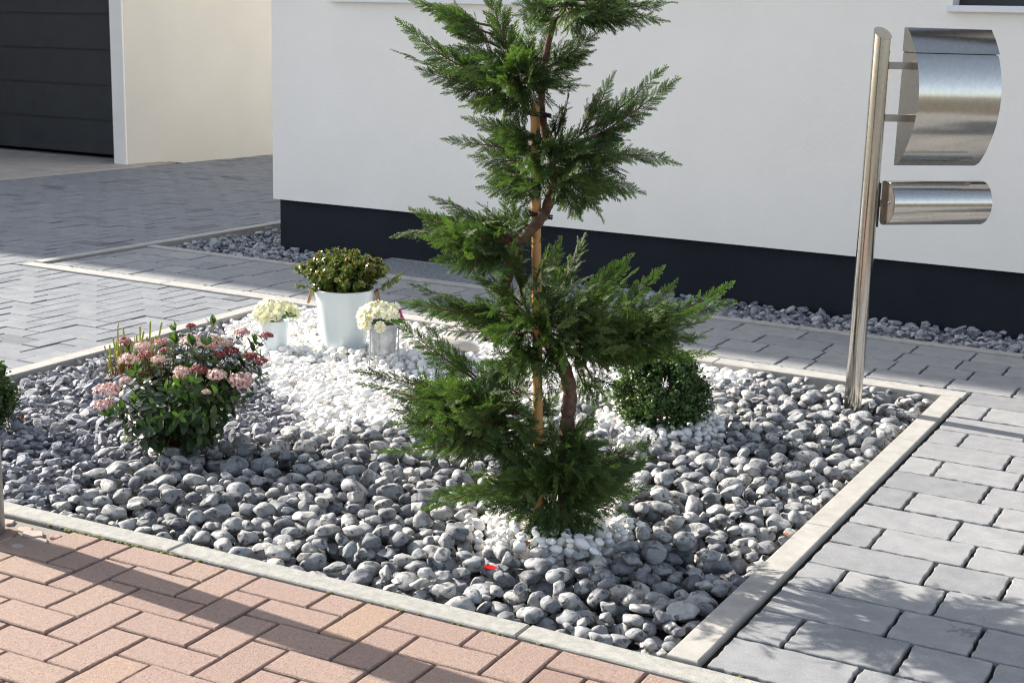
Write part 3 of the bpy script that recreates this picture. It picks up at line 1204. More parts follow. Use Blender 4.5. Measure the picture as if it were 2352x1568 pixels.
part_of(mb.build('slot_shade', M['tie']), mbx)  # black filler block painting the shade in the gap below the lid
for o in (body,):
    pass
for zz in (1.226, 1.046):
    mb = MB()
    obox(mb, PB + TX * (PR + .040) + TN * .004 + UZ * zz, [TX, TN, UZ], (.050, .006, .0125))
    part_of(mb.build('bracket', M['steeldark']), mbx)
# newspaper tube: open shell, flat back, rounded front
NB = PB + TX * (PR + .034) + TN * (-.035)
LT, z0, z1 = .385, .668, .825
hh = (z1 - z0) / 2
aa = np.linspace(-PI / 2, PI / 2, 26)
outer = [(0.0, z0 + .012), (.012, z0)] + [(.022 + .078 * math.cos(q), (z0 + z1) / 2 + hh * math.sin(q)) for q in aa[1:-1]] + [(.018, z1), (0.0, z1 - .003)]
outer = np.array(outer)
cen = np.array([.045, (z0 + z1) / 2])
inner = cen + (outer - cen) * .965
mb = MB()
n = len(outer)
i = np.arange(n)
A = NB + outer[:, :1] * TN + outer[:, 1:] * UZ
Bq = NB + inner[:, :1] * TN + inner[:, 1:] * UZ
V = np.concatenate([A, A + TX * LT, Bq, Bq + TX * LT])
qd = lambda a, b: np.stack([a * n + i, b * n + i, b * n + (i + 1) % n, a * n + (i + 1) % n], 1)
mb.add(V, [np.concatenate([qd(0, 1), qd(3, 2), qd(2, 0), qd(1, 3)])])
roll = part_of(mb.build('newspaper_tube', M['steel']), mbx)
mb = MB()
C_ = NB + TX * .018 + inner[:, :1] * TN * .998 + inner[:, 1:] * UZ
mb.add(np.concatenate([C_, [C_.mean(0)]]), [np.stack([i, (i + 1) % n, np.full(n, n)], 1)])
part_of(mb.build('end_plate', M['steeldark']), roll)
mb = MB()
rv = NB + TX * .016 + TN * .028 + UZ * .747
mb.add(ICO[2][0] * .004 + rv, [ICO[2][1]])
part_of(mb.build('rivet', M['steel'], smooth=True), roll)
mb = MB()
obox(mb, PB + TX * (PR + .008) + UZ * .747, [TX, TN, UZ], (.012, .010, .0125))
part_of(mb.build('bracket', M['steeldark']), mbx)
mb = MB()
obox(mb, PB + RV * (PR - .006) * .8 + TX * .006 + UZ * .742, [TX, TN, UZ], (.008, .012, .078))
part_of(mb.build('clamp', M['tie']), mbx)
for me_ in (body.data, roll.data):
    pass
for ch in mbx.children:
    if ch.name.split('.')[0] in ('box_body', 'lid', 'newspaper_tube'):
        for p in ch.data.polygons:
            p.use_smooth = len(p.vertices) == 4
        bm = bmesh.new()
        bm.from_mesh(ch.data)
        bmesh.ops.recalc_face_normals(bm, faces=bm.faces[:])
        for e in bm.edges:
            if len(e.link_faces) == 2 and e.calc_face_angle(0) > math.radians(24):
                e.smooth = False
        bm.to_mesh(ch.data)
        bm.free()

# metal pole at the left edge
mb = MB()
tube(mb, [(-2.84, 2.36, -.05), (-2.84, 2.36, 1.0), (-2.84, 2.36, 2.9)], .0575, 40)
o = mb.build('metal_pole', M['polemetal'], smooth=True, origin=(-2.84, 2.36, 0))
tag(o, 'round grey metal pole standing in the red pavement by the front kerb', 'pole')

# ------------------------------------------------------------------ conifer
T0 = np.array([-1.58, 3.12, 0.0])
A_ = lambda px, py, off=0.0: onpl(px, py, T0, off)


def spray_template():
    """flat fern-like scale-leaf spray, length 1 along y, in the xy plane"""
    V, Fq, tn = [], [], []

    def strip(p, q, w0, w1, t0, t1):
        p, q = np.array(p), np.array(q)
        d = q - p
        L = np.hypot(*d)
        if L < 1e-6:
            return
        s = np.array([-d[1], d[0]]) / L
        k = len(V)
        mid = p + d * .6
        for pt, w in ((p, w0), (mid, w0 * .95), (q, w1)):
            for sg in (-1, 1):
                V.append([*(pt + s * w * sg), 0])
        tn.extend([t0, t0, (t0 + t1) / 2, (t0 + t1) / 2, t1, t1])
        Fq.append((k, k + 1, k + 3, k + 2))
        Fq.append((k + 2, k + 3, k + 5, k + 4))
    bend = rng.uniform(-.12, .12)

    def rach(t):
        return np.array([bend * t * t, t])
    strip(rach(0), rach(.5), .016, .016, .2, .35)
    strip(rach(.5), rach(1.0), .016, .010, .35, 1.0)
    ns = 8
    for k in range(ns * 2):
        t = .06 + .88 * (k / (ns * 2))
        sg = 1 if k % 2 else -1
        prof = min(1, .55 + t * 1.8) * (1 - t) ** .7
        L = .31 * prof * rng.uniform(.7, 1.25) + .06
        a = math.radians(rng.uniform(27, 38)) * (1 - .2 * t)
        d = np.array([sg * math.sin(a), math.cos(a)])
        b = rach(t)
        e = b + d * L + np.array([0, .12 * L])
        strip(b, e, .0135, .008, .28, .95)
        m_ = int(L / .105)
        for j in range(1, m_ + 1):
            u = j / (m_ + .8)
            c = b + (e - b) * u
            s2 = 1 if (j + k) % 2 else -1
            l2 = (.10 * (1 - u * .4)) * rng.uniform(.7, 1.2)
            a2 = math.atan2((e - b)[0], (e - b)[1]) + s2 * math.radians(rng.uniform(28, 42))
            strip(c, c + np.array([math.sin(a2), math.cos(a2)]) * l2, .013, .008, .4, 1.0)
    V = np.array(V)
    r = np.abs(V[:, 0])
    V[:, 2] = -.14 * V[:, 1] ** 2 - .25 * r ** 1.4 + .03 * np.sin(V[:, 1] * 9 + V[:, 0] * 14) + rng.normal(0, .006, len(V))
    return V, np.array(Fq), np.array(tn)


SPR = [spray_template() for _ in range(7)]


class Foliage:
    def __init__(self):
        self.items = [[] for _ in SPR]
        self.tw = MB()

    def spray(self, p, d, n, L, tone):
        self.items[rng.integers(len(SPR))].append((p, d, n, L, tone))

    def limb(self, a, b, W=.085, sag=.05, dens=1.0, nrm=None, t0=.2, red=True):
        a, b = np.asarray(a, float), np.asarray(b, float)
        L = np.linalg.norm(b - a)
        d = (b - a) / L
        b = b - d * min(.02, L * .15)
        W = W * .87
        mid = (a + b) / 2 - UZ * sag * L + rng.normal(0, .03 * L, 3)
        ts = np.linspace(0, 1, 9)
        C = bez(a, mid, b, ts)
        tube(self.tw, C[:8], np.linspace(.0024 + L * .005, .0009, 9)[:8], 5, .5)
        N_ = nrm if nrm is not None else unit(.55 * UZ - .80 * NV + .55 * rng.normal(size=3))
        N_ = unit(N_ - d * (N_ @ d))
        lt = rng.normal(0, .09)
        cnt = int(dens * L / .0070) + 5
        for k in range(cnt):
            t = t0 + (1 - t0) * (k + rng.uniform(-.3, .3)) / cnt
            t = float(np.clip(t, 0, 1))
            p = bez(a, mid, b, [t])[0]
            tan = unit(2 * (1 - t) * (mid - a) + 2 * t * (b - mid))
            side = unit(np.cross(tan, N_))
            sg = 1 if k % 2 else -1
            le = .98 * W * (.36 + .78 * (1 - t) ** .8) * rng.uniform(.75, 1.2) * min(1, .5 + 1.6 * t)
            an = math.radians(rng.uniform(24, 46))
            dd = unit(tan * math.cos(an) + sg * side * math.sin(an) + N_ * rng.normal(0, .12))
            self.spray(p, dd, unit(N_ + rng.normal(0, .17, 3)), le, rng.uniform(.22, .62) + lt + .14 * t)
            if rng.random() < .26:
                up = rng.choice([-1, 1])
                dd = unit(tan * .75 + N_ * up * rng.uniform(.3, .8) + side * rng.normal(0, .5))
                self.spray(p, dd, unit(np.cross(dd, side) + rng.normal(0, .4, 3)), le * rng.uniform(.6, .95), rng.uniform(.1, .45) + lt)
        e = bez(a, mid, b, [.90])[0]
        self.spray(e, b - mid, N_, max(.045, L * .12 + W * .55), .5 + lt)

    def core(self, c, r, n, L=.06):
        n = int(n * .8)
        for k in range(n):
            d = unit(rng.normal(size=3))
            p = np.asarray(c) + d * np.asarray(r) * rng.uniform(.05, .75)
            self.spray(p, unit(d + UZ * .1 + rng.normal(0, .35, 3)), unit(rng.normal(size=3) + UZ * .5), L * rng.uniform(.7, 1.25), rng.uniform(.02, .28))  # inner sprays get the darkest tones: painted shade of the core

    def veil(self, x0, y0, x1, y1, o0, o1, n, L=.052, down=0.0):
        """loose sprays hanging in front of or behind the stem, pointing outward"""
        for k in range(int(n * .62)):
            x, y, o = rng.uniform(x0, x1), rng.uniform(y0, y1), rng.uniform(o0, o1)
            p = A_(x, y, o)
            sx = (x - (x0 + x1) / 2) / max(1, (x1 - x0) / 2)
            d = unit(RV * (sx * 1.1 + rng.normal(0, .45)) + NV * (-.55 if o < 0 else .4) + UZ * (rng.normal(.1, .4) - down))
            self.spray(p, d, unit(UZ * .6 - NV * .6 + rng.normal(0, .45, 3)), L * rng.uniform(.75, 1.3), rng.uniform(.12, .62))

    def build(self, parent):
        mb = MB()
        for (V, F, tn), it in zip(SPR, self.items):
            if not it:
                continue
            pos = np.array([q[0] for q in it])
            fr = frames(np.array([q[1] for q in it]), np.array([q[2] for q in it]))
            sc = np.array([q[3] for q in it])
            tone = np.clip(np.array([q[4] for q in it])[:, None] + (tn[None] - .55) * .62, 0, 1)
            inst(mb, V, [F], pos, fr, sc, tone)
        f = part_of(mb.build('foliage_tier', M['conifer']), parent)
        part_of(self.tw.build('twigs', M['twig'], smooth=True), f)
        return f


con = thing('conifer_tree', 'spiral trained cypress tree with feathery green tiers in front of the house', 'tree', (T0[0], T0[1], 0))
trunk_px = [(1290, 1262, .02), (1297, 1150, .03), (1301, 1040, .03), (1304, 955, .01), (1309, 910, .0), (1298, 850, .01), (1262, 790, .045), (1205, 735, .06),
            (1160, 680, .035), (1168, 620, .0), (1188, 568, -.03), (1207, 540, -.045), (1238, 508, -.035), (1258, 472, -.005), (1270, 410, .025), (1262, 340, .035),
            (1247, 280, .03), (1243, 240, .0), (1245, 200, -.005), (1252, 140, .0), (1266, 75, .0), (1289, 32, .0), (1312, -30, .0), (1300, -110, .0)]
tp = np.array([A_(*q) for q in trunk_px])
fine = []
for k in range(len(tp) - 1):       # Catmull-Rom
    p0, p1, p2, p3 = tp[max(k - 1, 0)], tp[k], tp[k + 1], tp[min(k + 2, len(tp) - 1)]
    for t in np.linspace(0, 1, 6, endpoint=False):
        fine.append(.5 * ((2 * p1) + (-p0 + p2) * t + (2 * p0 - 5 * p1 + 4 * p2 - p3) * t * t + (-p0 + 3 * p1 - 3 * p2 + p3) * t ** 3))
fine = np.array(fine)
rr = np.interp(np.linspace(0, 1, len(fine)), [0, .2, .55, .8, 1], [.021, .0185, .0135, .0085, .0065])
rr = rr * (1 + .07 * np.sin(np.arange(len(rr)) * 1.7) + rng.normal(0, .03, len(rr)))
mb = MB()
tube(mb, fine, rr, 14)
part_of(mb.build('trunk', M['bark'], smooth=True), con)

UL = {}


def tier(limbs, cores, extra=()):
    f = Foliage()
    for q in limbs:
        (x0, y0, x1, y1) = q[:4]
        o1 = q[4] if len(q) > 4 and q[4] is not None else None
        L = math.hypot(x1 - x0, y1 - y0) / F_PX * 3.55
        if o1 is None:
            o1 = rng.uniform(-.45, .45) * L
        W = q[5] if len(q) > 5 else .080
        f.limb(A_(x0, y0, 0), A_(x1, y1, o1), W, sag=q[6] if len(q) > 6 else .06)
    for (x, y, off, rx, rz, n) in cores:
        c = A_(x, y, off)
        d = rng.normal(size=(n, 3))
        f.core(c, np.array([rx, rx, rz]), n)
    for q in extra:
        f.veil(*q)
    return f.build(con)


# upper right tier, cut by the frame
tier([(1300, 22, 1520, 45, .04), (1310, 10, 1530, 8, -.03), (1300, 25, 1452, 58, -.06), (1295, 28, 1398, 66, .03, .07), (1296, 20, 1190, 36, None, .07),
      (1292, 30, 1238, 70, -.03, .06), (1300, 5, 1195, 10, None, .07), (1310, -20, 1400, -90, None), (1310, -20, 1230, -90, None), (1305, 0, 1490, -40, None),
      (1300, 10, 1330, 40, -.18), (1300, 10, 1290, 0, -.16), (1300, 10, 1370, 10, .18), (1290, 30, 1330, 78, .03, .05), (1300, 20, 1440, 20, -.12)],
     [(1330, 5, 0, .11, .05, 70)])
# upper left tier
tier([(1180, 185, 925, 60, -.02, .085, .16), (1200, 190, 915, 120, .05, .07, .1), (1190, 172, 1121, -15, -.04, .09, .05), (1150, 110, 1020, 50, None, .075), (1128, 60, 955, 6, .05, .075),
      (1135, 80, 1000, 18, -.06, .075), (1170, 150, 1036, 108, None, .085), (1250, 160, 1368, 80, None, .075), (1252, 155, 1356, 120, None, .06), (1250, 170, 1340, 147, None, .06),
      (1246, 200, 1340, 196, None, .05), (1190, 190, 1034, 212, None, .08), (1200, 200, 1072, 246, None, .075), (1205, 205, 1122, 258, None, .07), (1212, 205, 1172, 275, None, .07),
      (1215, 170, 1217, 52, None, .05), (1225, 170, 1260, 80, .05, .06), (1200, 170, 1180, 120, -.22), (1220, 180, 1215, 170, -.22), (1215, 190, 1150, 190, -.2), (1230, 180, 1290, 190, -.15),
      (1200, 175, 1120, 140, .2), (1220, 160, 1260, 110, .18), (1190, 165, 1060, 160, -.12, .08), (1150, 180, 965, 165, .02, .07, .1)],
     [(1190, 170, 0, .11, .07, 150)], [(1120, 110, 1290, 230, -.14, -.03, 70), (1150, 190, 1250, 250, -.08, .03, 30, .06, .5)])
# right tier in the upper middle
tier([(1300, 345, 1548, 186, .02, .075, .1), (1330, 310, 1525, 158, .06, .06, .1), (1340, 300, 1408, 172, None, .06), (1330, 310, 1372, 212, None, .07), (1300, 375, 1550, 366, None, .07, -.12),
      (1310, 390, 1470, 440, None, .07), (1300, 390, 1424, 444, None, .075), (1290, 400, 1372, 480, None, .075), (1285, 410, 1330, 505, None, .06), (1340, 320, 1462, 285, None, .06), (1330, 340, 1430, 322, None, .07),
      (1250, 350, 1025, 320, -.05, .055, -.05), (1240, 370, 1092, 362, None, .08), (1240, 385, 1108, 404, None, .085), (1245, 400, 1118, 436, None, .085), (1240, 345, 1122, 300, None, .075), (1240, 320, 1068, 270, None, .06),
      (1245, 320, 1120, 280, -.1, .07), (1270, 330, 1312, 206, -.1, .06), (1262, 320, 1290, 245, -.12, .06), (1250, 380, 1215, 380, -.22), (1280, 380, 1320, 390, -.24), (1260, 350, 1260, 320, -.2),
      (1280, 380, 1350, 420, -.16), (1240, 410, 1200, 450, -.1, .08), (1260, 350, 1330, 320, .2), (1270, 380, 1300, 400, .22), (1320, 350, 1400, 380, -.1, .08), (1250, 400, 1160, 450, -.05, .07), (1290, 345, 1345, 345, -.2)],
     [(1275, 370, 0, .12, .09, 190)], [(1170, 320, 1400, 440, -.17, -.04, 120), (1210, 420, 1360, 465, -.08, .05, 40, .06, .5)])
# left tier at plinth height
tier([(1180, 560, 912, 533, None, .07, -.05), (1180, 555, 952, 488, None, .07), (1180, 550, 1002, 454, .03, .07), (1185, 540, 1107, 470, None, .07), (1190, 535, 1160, 455, None, .06), (1200, 535, 1212, 472, None, .05),
      (1180, 575, 1005, 598, None, .075), (1180, 580, 1045, 620, None, .07), (1185, 570, 1074, 566, -.14, .075), (1180, 560, 1060, 520, -.1), (1180, 560, 1130, 500, .15), (1190, 560, 1110, 560, .15), (1175, 555, 985, 545, -.08, .08), (1175, 545, 1040, 495, .1, .08)],
     [(1120, 555, .02, .12, .055, 110)], [(1010, 510, 1190, 600, -.13, -.02, 60)])
# widest tier, reaching far right
tier([(1210, 740, 938, 696, -.06, .075), (1210, 720, 952, 657, -.02, .075), (1210, 730, 975, 708, None, .085), (1200, 700, 1080, 630, -.12, .085, -.1), (1200, 680, 1177, 562, -.14, .07), (1225, 660, 1264, 563, -.16, .05),
      (1215, 755, 985, 757, None, .05), (1240, 790, 1086, 890, -.1, .09), (1250, 740, 1338, 548, .12, .08), (1250, 720, 1283, 552, .1, .07), (1290, 740, 1440, 598, None, .08),
      (1300, 740, 1454, 626, -.04, .075), (1380, 740, 1521, 618, .04, .06), (1440, 740, 1556, 648, .05, .055), (1320, 790, 1672, 664, .02, .07, .06), (1420, 740, 1682, 694, .06, .06), (1330, 780, 1626, 736, None, .075),
      (1330, 790, 1604, 772, None, .08), (1330, 800, 1622, 812, None, .075), (1340, 800, 1580, 824, None, .06), (1330, 800, 1440, 806, -.16, .085), (1320, 830, 1370, 930, .06, .07), (1340, 830, 1398, 926, .08, .06),
      (1300, 790, 1480, 730, -.14, .085), (1300, 760, 1400, 700, -.2, .085), (1270, 740, 1330, 690, -.22), (1230, 740, 1180, 700, -.24), (1220, 760, 1120, 760, -.22), (1240, 790, 1200, 830, -.2), (1280, 790, 1300, 800, -.26),
      (1260, 750, 1260, 720, -.25), (1310, 800, 1380, 810, -.22), (1400, 780, 1480, 800, -.16), (1460, 760, 1560, 770, -.1, .08), (1480, 770, 1566, 806, -.02, .06), (1250, 720, 1200, 640, .18), (1300, 720, 1390, 650, .2),
      (1260, 760, 1340, 760, .26), (1400, 760, 1500, 720, .16), (1330, 780, 1450, 770, .22), (1200, 750, 1090, 750, .12), (1240, 800, 1150, 850, -.14, .085), (1260, 800, 1240, 870, -.14, .07),
      (1390, 790, 1460, 836, .02, .07), (1440, 790, 1520, 700, -.05, .075), (1440, 770, 1440, 690, -.12, .06), (1280, 760, 1390, 745, -.24, .085)],
     [(1220, 740, 0, .14, .10, 200), (1330, 770, .04, .13, .08, 150), (1450, 775, .02, .11, .06, 130)], [(1140, 640, 1390, 850, -.24, -.06, 200), (1330, 690, 1540, 800, -.14, .0, 110), (1130, 820, 1400, 890, -.10, .08, 70, .065, .5), (1180, 600, 1260, 680, -.14, -.05, 30)])
# lower left tier
tier([(1200, 930, 832, 850, -.05, .07, .06), (1190, 940, 842, 882, None, .08), (1120, 890, 918, 744, .02, .07), (1110, 880, 975, 750, .08, .06), (1180, 905, 1066, 822, None, .045), (1190, 905, 1090, 832, None, .045),
      (1180, 950, 918, 915, None, .085), (1180, 960, 914, 942, None, .085), (1180, 970, 920, 970, None, .085), (1180, 990, 878, 1040, -.1, .055), (1190, 990, 996, 1048, None, .07), (1180, 980, 955, 1008, None, .08),
      (1200, 950, 1100, 930, -.18), (1220, 970, 1180, 980, -.2), (1200, 960, 1050, 960, -.16), (1150, 930, 1000, 880, -.12, .085), (1150, 930, 960, 880, .08, .07), (1200, 940, 1080, 900, .2), (1180, 970, 1040, 1010, .14),
      (1230, 960, 1290, 890, .1, .06), (1200, 1000, 1120, 1040, -.1, .07), (1220, 920, 1180, 860, .1, .07), (1120, 930, 960, 900, -.02, .09), (1160, 950, 1010, 950, -.05, .09)],
     [(1120, 945, 0, .15, .085, 220), (1010, 910, .0, .10, .06, 80)], [(970, 880, 1200, 1010, -.20, -.03, 130), (1150, 980, 1290, 1060, -.14, -.03, 60), (1000, 980, 1200, 1040, -.1, .1, 60, .065, .4)])
# small growth right of the stake
tier([(1300, 1010, 1366, 945, .05, .06), (1300, 1040, 1378, 1020, None, .07), (1290, 1030, 1340, 975, None, .07), (1290, 1010, 1250, 960, .08, .06), (1290, 1050, 1400, 1060, None, .07), (1280, 1040, 1330, 1000, -.06, .07), (1270, 1030, 1200, 1010, .05, .07),
      (1290, 1000, 1370, 960, .12, .06)],
     [(1290, 1030, .03, .09, .05, 60)], [(1215, 990, 1370, 1080, -.10, .06, 90)])
# lowest tier
tier([(1280, 1110, 975, 1164, -.10, .055, -.12), (1270, 1110, 1000, 1136, None, .075), (1270, 1120, 1112, 1172, -.1, .07), (1260, 1090, 1086, 1086, None, .085), (1270, 1090, 1138, 1042, None, .085), (1270, 1090, 1273, 1040, -.14, .07, -.2),
      (1290, 1100, 1310, 1068, -.18, .07), (1310, 1090, 1494, 1016, .02, .07), (1310, 1100, 1488, 1056, None, .07), (1310, 1110, 1460, 1082, None, .08), (1310, 1120, 1492, 1120, None, .055), (1310, 1130, 1456, 1138, None, .07),
      (1310, 1140, 1440, 1178, None, .06), (1300, 1150, 1362, 1208, -.02, .055), (1295, 1150, 1338, 1246, -.03, .052), (1290, 1160, 1300, 1254, -.05, .052), (1285, 1150, 1268, 1256, -.06, .052), (1280, 1150, 1236, 1250, -.06, .052), (1270, 1150, 1186, 1240, -.05, .05), (1275, 1160, 1215, 1246, -.06, .045),
      (1270, 1150, 1160, 1206, None, .05), (1265, 1200, 1152, 1286, -.10, .03), (1270, 1210, 1176, 1296, -.11, .028), (1280, 1100, 1220, 1085, -.20), (1290, 1110, 1350, 1095, -.18), (1280, 1110, 1280, 1110, -.20), (1270, 1100, 1180, 1090, .16),
      (1300, 1100, 1380, 1080, .2), (1290, 1120, 1320, 1150, .2), (1270, 1120, 1150, 1130, -.05, .085), (1300, 1130, 1400, 1120, -.1, .085), (1240, 1100, 1160, 1060, -.06, .08), (1300, 1130, 1350, 1160, -.06, .055)],
     [(1275, 1115, 0, .11, .06, 150), (1280, 1180, 0, .05, .04, 30)], [(1130, 1050, 1400, 1140, -.17, -.03, 140), (1200, 1140, 1350, 1235, -.08, .0, 110, .05, .8), (1230, 1040, 1330, 1100, -.12, .06, 40)])

# bamboo stake with nodes
mb = MB()
s0, s1 = A_(1238, 1258, -.005), A_(1229, 238, -.005)
ks = np.linspace(0, 1, 60)
P = s0 + (s1 - s0) * ks[:, None]
r = .0122 + .0 * ks
for nd in (.12, .27, .43, .60, .78, .93):
    r = r + .0012 * np.exp(-((ks - nd) / .008) ** 2)
r = r * np.linspace(1.08, .95, 60)
tube(mb, P, r, 16)
tag(mb.build('bamboo_stake', M['bamboo'], smooth=True, origin=tuple(s0)), 'upright tan bamboo cane that supports the spiral cypress', 'stake')
for (px, py, lab) in ((1237, 262, 'black tie holding cypress trunk to the very top of its bamboo cane'), (1240, 493, 'black tie round cane and trunk where the bare trunk crosses the cane at plinth height')):
    c = A_(px, py, -.008)
    mb = MB()
    for q in range(3):
        aa = np.linspace(0, 2 * PI, 26)
        ring = c + np.outer(np.cos(aa), RV) * .031 + np.outer(np.sin(aa), NV) * .022 + UZ * (q * .004 - .004)
        ring = ring + np.outer(np.cos(aa), UZ) * (-.006 if py > 400 else -.004) + rng.normal(0, .0006, (26, 3))
        tube(mb, ring, .0017, 6, cap=False)
    k0 = c - RV * .03
    tube(mb, [k0, k0 - RV * .006 + UZ * .006, k0 - RV * .005 + UZ * .016], [.0035, .003, .001], 6)
    tube(mb, [k0, k0 - RV * .004 - UZ * .006, k0 + RV * .004 - UZ * .014], [.003, .002, .001], 6)
    tag(mb.build('plant_tie', M['tie'], smooth=True, origin=tuple(c)), lab, 'plant tie', 'black plant ties on the cypress')


# ------------------------------------------------------------------ leaves
def leaf_template(w=.52, fold=.18, curl=.14, pet=.06):
    ts = [.0, .22, .5, .78, 1.0]
    ww = [0, .40, .5, .33, 0]
    V, F3, F4 = [(0, 0, 0)], [], []
    for t, q in zip(ts[1:-1], ww[1:-1]):
        zc = -curl * t * t
        V += [(-q * w, pet + t * (1 - pet), zc + fold * q * w), (0, pet + t * (1 - pet), zc), (q * w, pet + t * (1 - pet), zc + fold * q * w)]
    V.append((0, 1, -curl))
    F3 = [(0, 2, 1), (0, 3, 2), (7, 8, 10), (8, 9, 10)]
    F3 = [(0, 2, 1), (0, 3, 2), (7, 8, 10), (8, 9, 10)]
    F4 = [(1, 2, 5, 4), (2, 3, 6, 5), (4, 5, 8, 7), (5, 6, 9, 8)]
    return np.array(V, float), [np.array(F3), np.array(F4)]


LEAF = [leaf_template(.50, .30, .16), leaf_template(.56, .15, .25), leaf_template(.46, .4, .05)]
SMALL = [leaf_template(.62, .3, .1), leaf_template(.56, .4, .15)]


class Leaves:
    def __init__(self, T):
        self.T = T
        self.items = [[] for _ in T]

    def add(self, p, d, n, L, tone):
        self.items[rng.integers(len(self.T))].append((p, d, n, L, tone))

    def into(self, mb, mi=0):
        for (V, F), it in zip(self.T, self.items):
            if it:
                inst(mb, V, F, np.array([q[0] for q in it]), frames(np.array([q[1] for q in it]), np.array([q[2] for q in it])),
                     np.array([q[3] for q in it]), np.clip(np.array([q[4] for q in it]), 0, 1), mi)
        return mb


# viburnum
VB = gp(388, 1028)
VB = np.array([VB[0], VB[1], -.02])
vib = thing('viburnum_shrub', 'evergreen shrub with pink and white flower clusters standing in dark gravel', 'shrub', tuple(VB))
z6 = lambda x, y: (208.2 + .2031 * x, 722.7 + .2031 * y)
clus = [(380, 300, 70, .33, .12), (590, 370, 95, .78, .10), (800, 320, 75, .45, .12), (1170, 320, 140, .76, .05), (1130, 130, 42, .10, .12), (1430, 290, 75, .95, .08), (1540, 340, 80, .95, .05),
        (1710, 205, 75, .5, .10), (1990, 240, 60, .2, .05), (1930, 530, 65, .22, -.02), (1800, 475, 65, .16, .0), (1590, 415, 75, .12, .03), (1460, 455, 52, .14, -.02), (430, 520, 115, .78, .02),
        (620, 455, 75, .28, .04), (770, 515, 75, .70, -.02), (840, 410, 45, .2, .05), (390, 745, 62, .88, -.04), (205, 870, 140, .62, -.06), (160, 1040, 110, .55, -.10), (1030, 640, 80, .82, -.10),
        (1020, 710, 68, .5, -.14), (1215, 640, 90, .2, -.10), (1430, 690, 105, .72, -.12), (1700, 740, 125, .70, -.08), (1310, 878, 40, 1.0, -.18), (1370, 365, 65, .45, .0), (1710, 800, 90, .6, -.1)]
tips = []
for (x, y, r, tone, off) in clus:
    tips.append((onpl(*z6(x, y), VB, off), r * .2031 / F_PX * 5.0, tone if tone > .9 else min(.9, tone * .9 + .17)))
lv = Leaves(LEAF)
stems = MB()


def vstem(tip, leafy=.35, crown=False):
    b = VB + np.array([rng.normal(0, .012), rng.normal(0, .012), 0])
    d = tip - b
    mid = b + d * .5 + UZ * .05 * rng.uniform(-.4, 1) - np.array([d[0], d[1], 0]) * .12
    C = bez(b, mid, tip, np.linspace(0, 1, 9))
    tube(stems, C, np.linspace(.0036, .0012, 9), 6)
    L = np.linalg.norm(d)
    ph = rng.uniform(0, PI)
    nn = max(4, int(L * (1 - leafy) / .0195))
    for k in range(nn):
        t = leafy + (.97 - leafy) * k / (nn - 1)
        p = bez(b, mid, tip, [t])[0]
        tan = unit(2 * (1 - t) * (mid - b) + 2 * t * (tip - mid))
        u = unit(np.cross(tan, [.3, .2, 1.0]))
        w = np.cross(tan, u)
        ph += PI / 2 + rng.normal(0, .25)
        for s in (0, PI):
            o = u * math.cos(ph + s) + w * math.sin(ph + s)
            dd = unit(o * 1.0 + tan * rng.uniform(.1, .7) - UZ * rng.uniform(0, .35))
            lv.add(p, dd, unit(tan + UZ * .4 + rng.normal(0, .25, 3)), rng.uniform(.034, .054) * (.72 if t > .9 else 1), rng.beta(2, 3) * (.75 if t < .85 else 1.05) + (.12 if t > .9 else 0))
    if crown:
        for k in range(4):
            dd = unit(rng.normal(0, .5, 3) + UZ * 1.0)
            lv.add(tip, dd, unit(rng.normal(size=3)), rng.uniform(.028, .042), rng.uniform(.55, 1.0))


for (p, r, tone) in tips:
    vstem(p - UZ * .004)
for (x, y, off, cr) in [(960, 180, .1, 1), (1390, 110, .06, 1), (1850, 320, .05, 1), (1960, 460, -.02, 0), (2000, 640, -.04, 0), (520, 640, -.1, 1), (650, 760, -.14, 0), (860, 840, -.2, 1), (1020, 800, -.22, 1), (1160, 760, -.22, 1),
                        (1250, 900, -.2, 0), (1450, 880, -.18, 0), (1600, 950, -.15, 0), (1780, 920, -.1, 0), (500, 1020, -.12, 1), (350, 1080, -.14, 1), (200, 1150, -.14, 1), (520, 1380, -.2, 0), (700, 1000, -.2, 0),
                        (800, 1150, -.22, 0), (1000, 1150, -.24, 0), (1200, 1100, -.24, 0), (1400, 1150, -.2, 0), (1500, 1250, -.12, 0), (620, 1250, -.2, 0), (1250, 1350, -.18, 0), (1450, 1400, -.1, 0), (400, 1350, -.1, 1),
                        (900, 560, .0, 0), (1100, 480, .05, 0), (1300, 560, .08, 0), (1500, 560, .08, 0), (1650, 600, .08, 0), (700, 650, .08, 0), (500, 850, .05, 0), (900, 900, .15, 0), (1300, 900, .16, 0), (1600, 800, .14, 0),
                        (1100, 700, .16, 0), (700, 1000, .15, 0), (1500, 1050, .15, 0), (1000, 1250, .12, 0), (1200, 1200, .16, 0), (1380, 1300, .1, 0), (1150, 350, -.05, 1), (960, 330, .02, 1), (1320, 350, -.06, 1)]:
    vstem(onpl(*z6(x, y), VB, off), .3 if y < 1000 else .42, bool(cr))
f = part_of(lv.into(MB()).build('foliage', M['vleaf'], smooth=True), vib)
tube(stems, [VB - UZ * .04, VB + UZ * .02, VB + np.array([.004, .0, .075])], [.012, .0105, .008], 10)
tube(stems, [VB + UZ * .01, VB + np.array([-.03, -.02, .035]), VB + np.array([-.07, -.03, .075])], [.005, .0045, .003], 8)
part_of(stems.build('stem', M['twig'], smooth=True), vib)


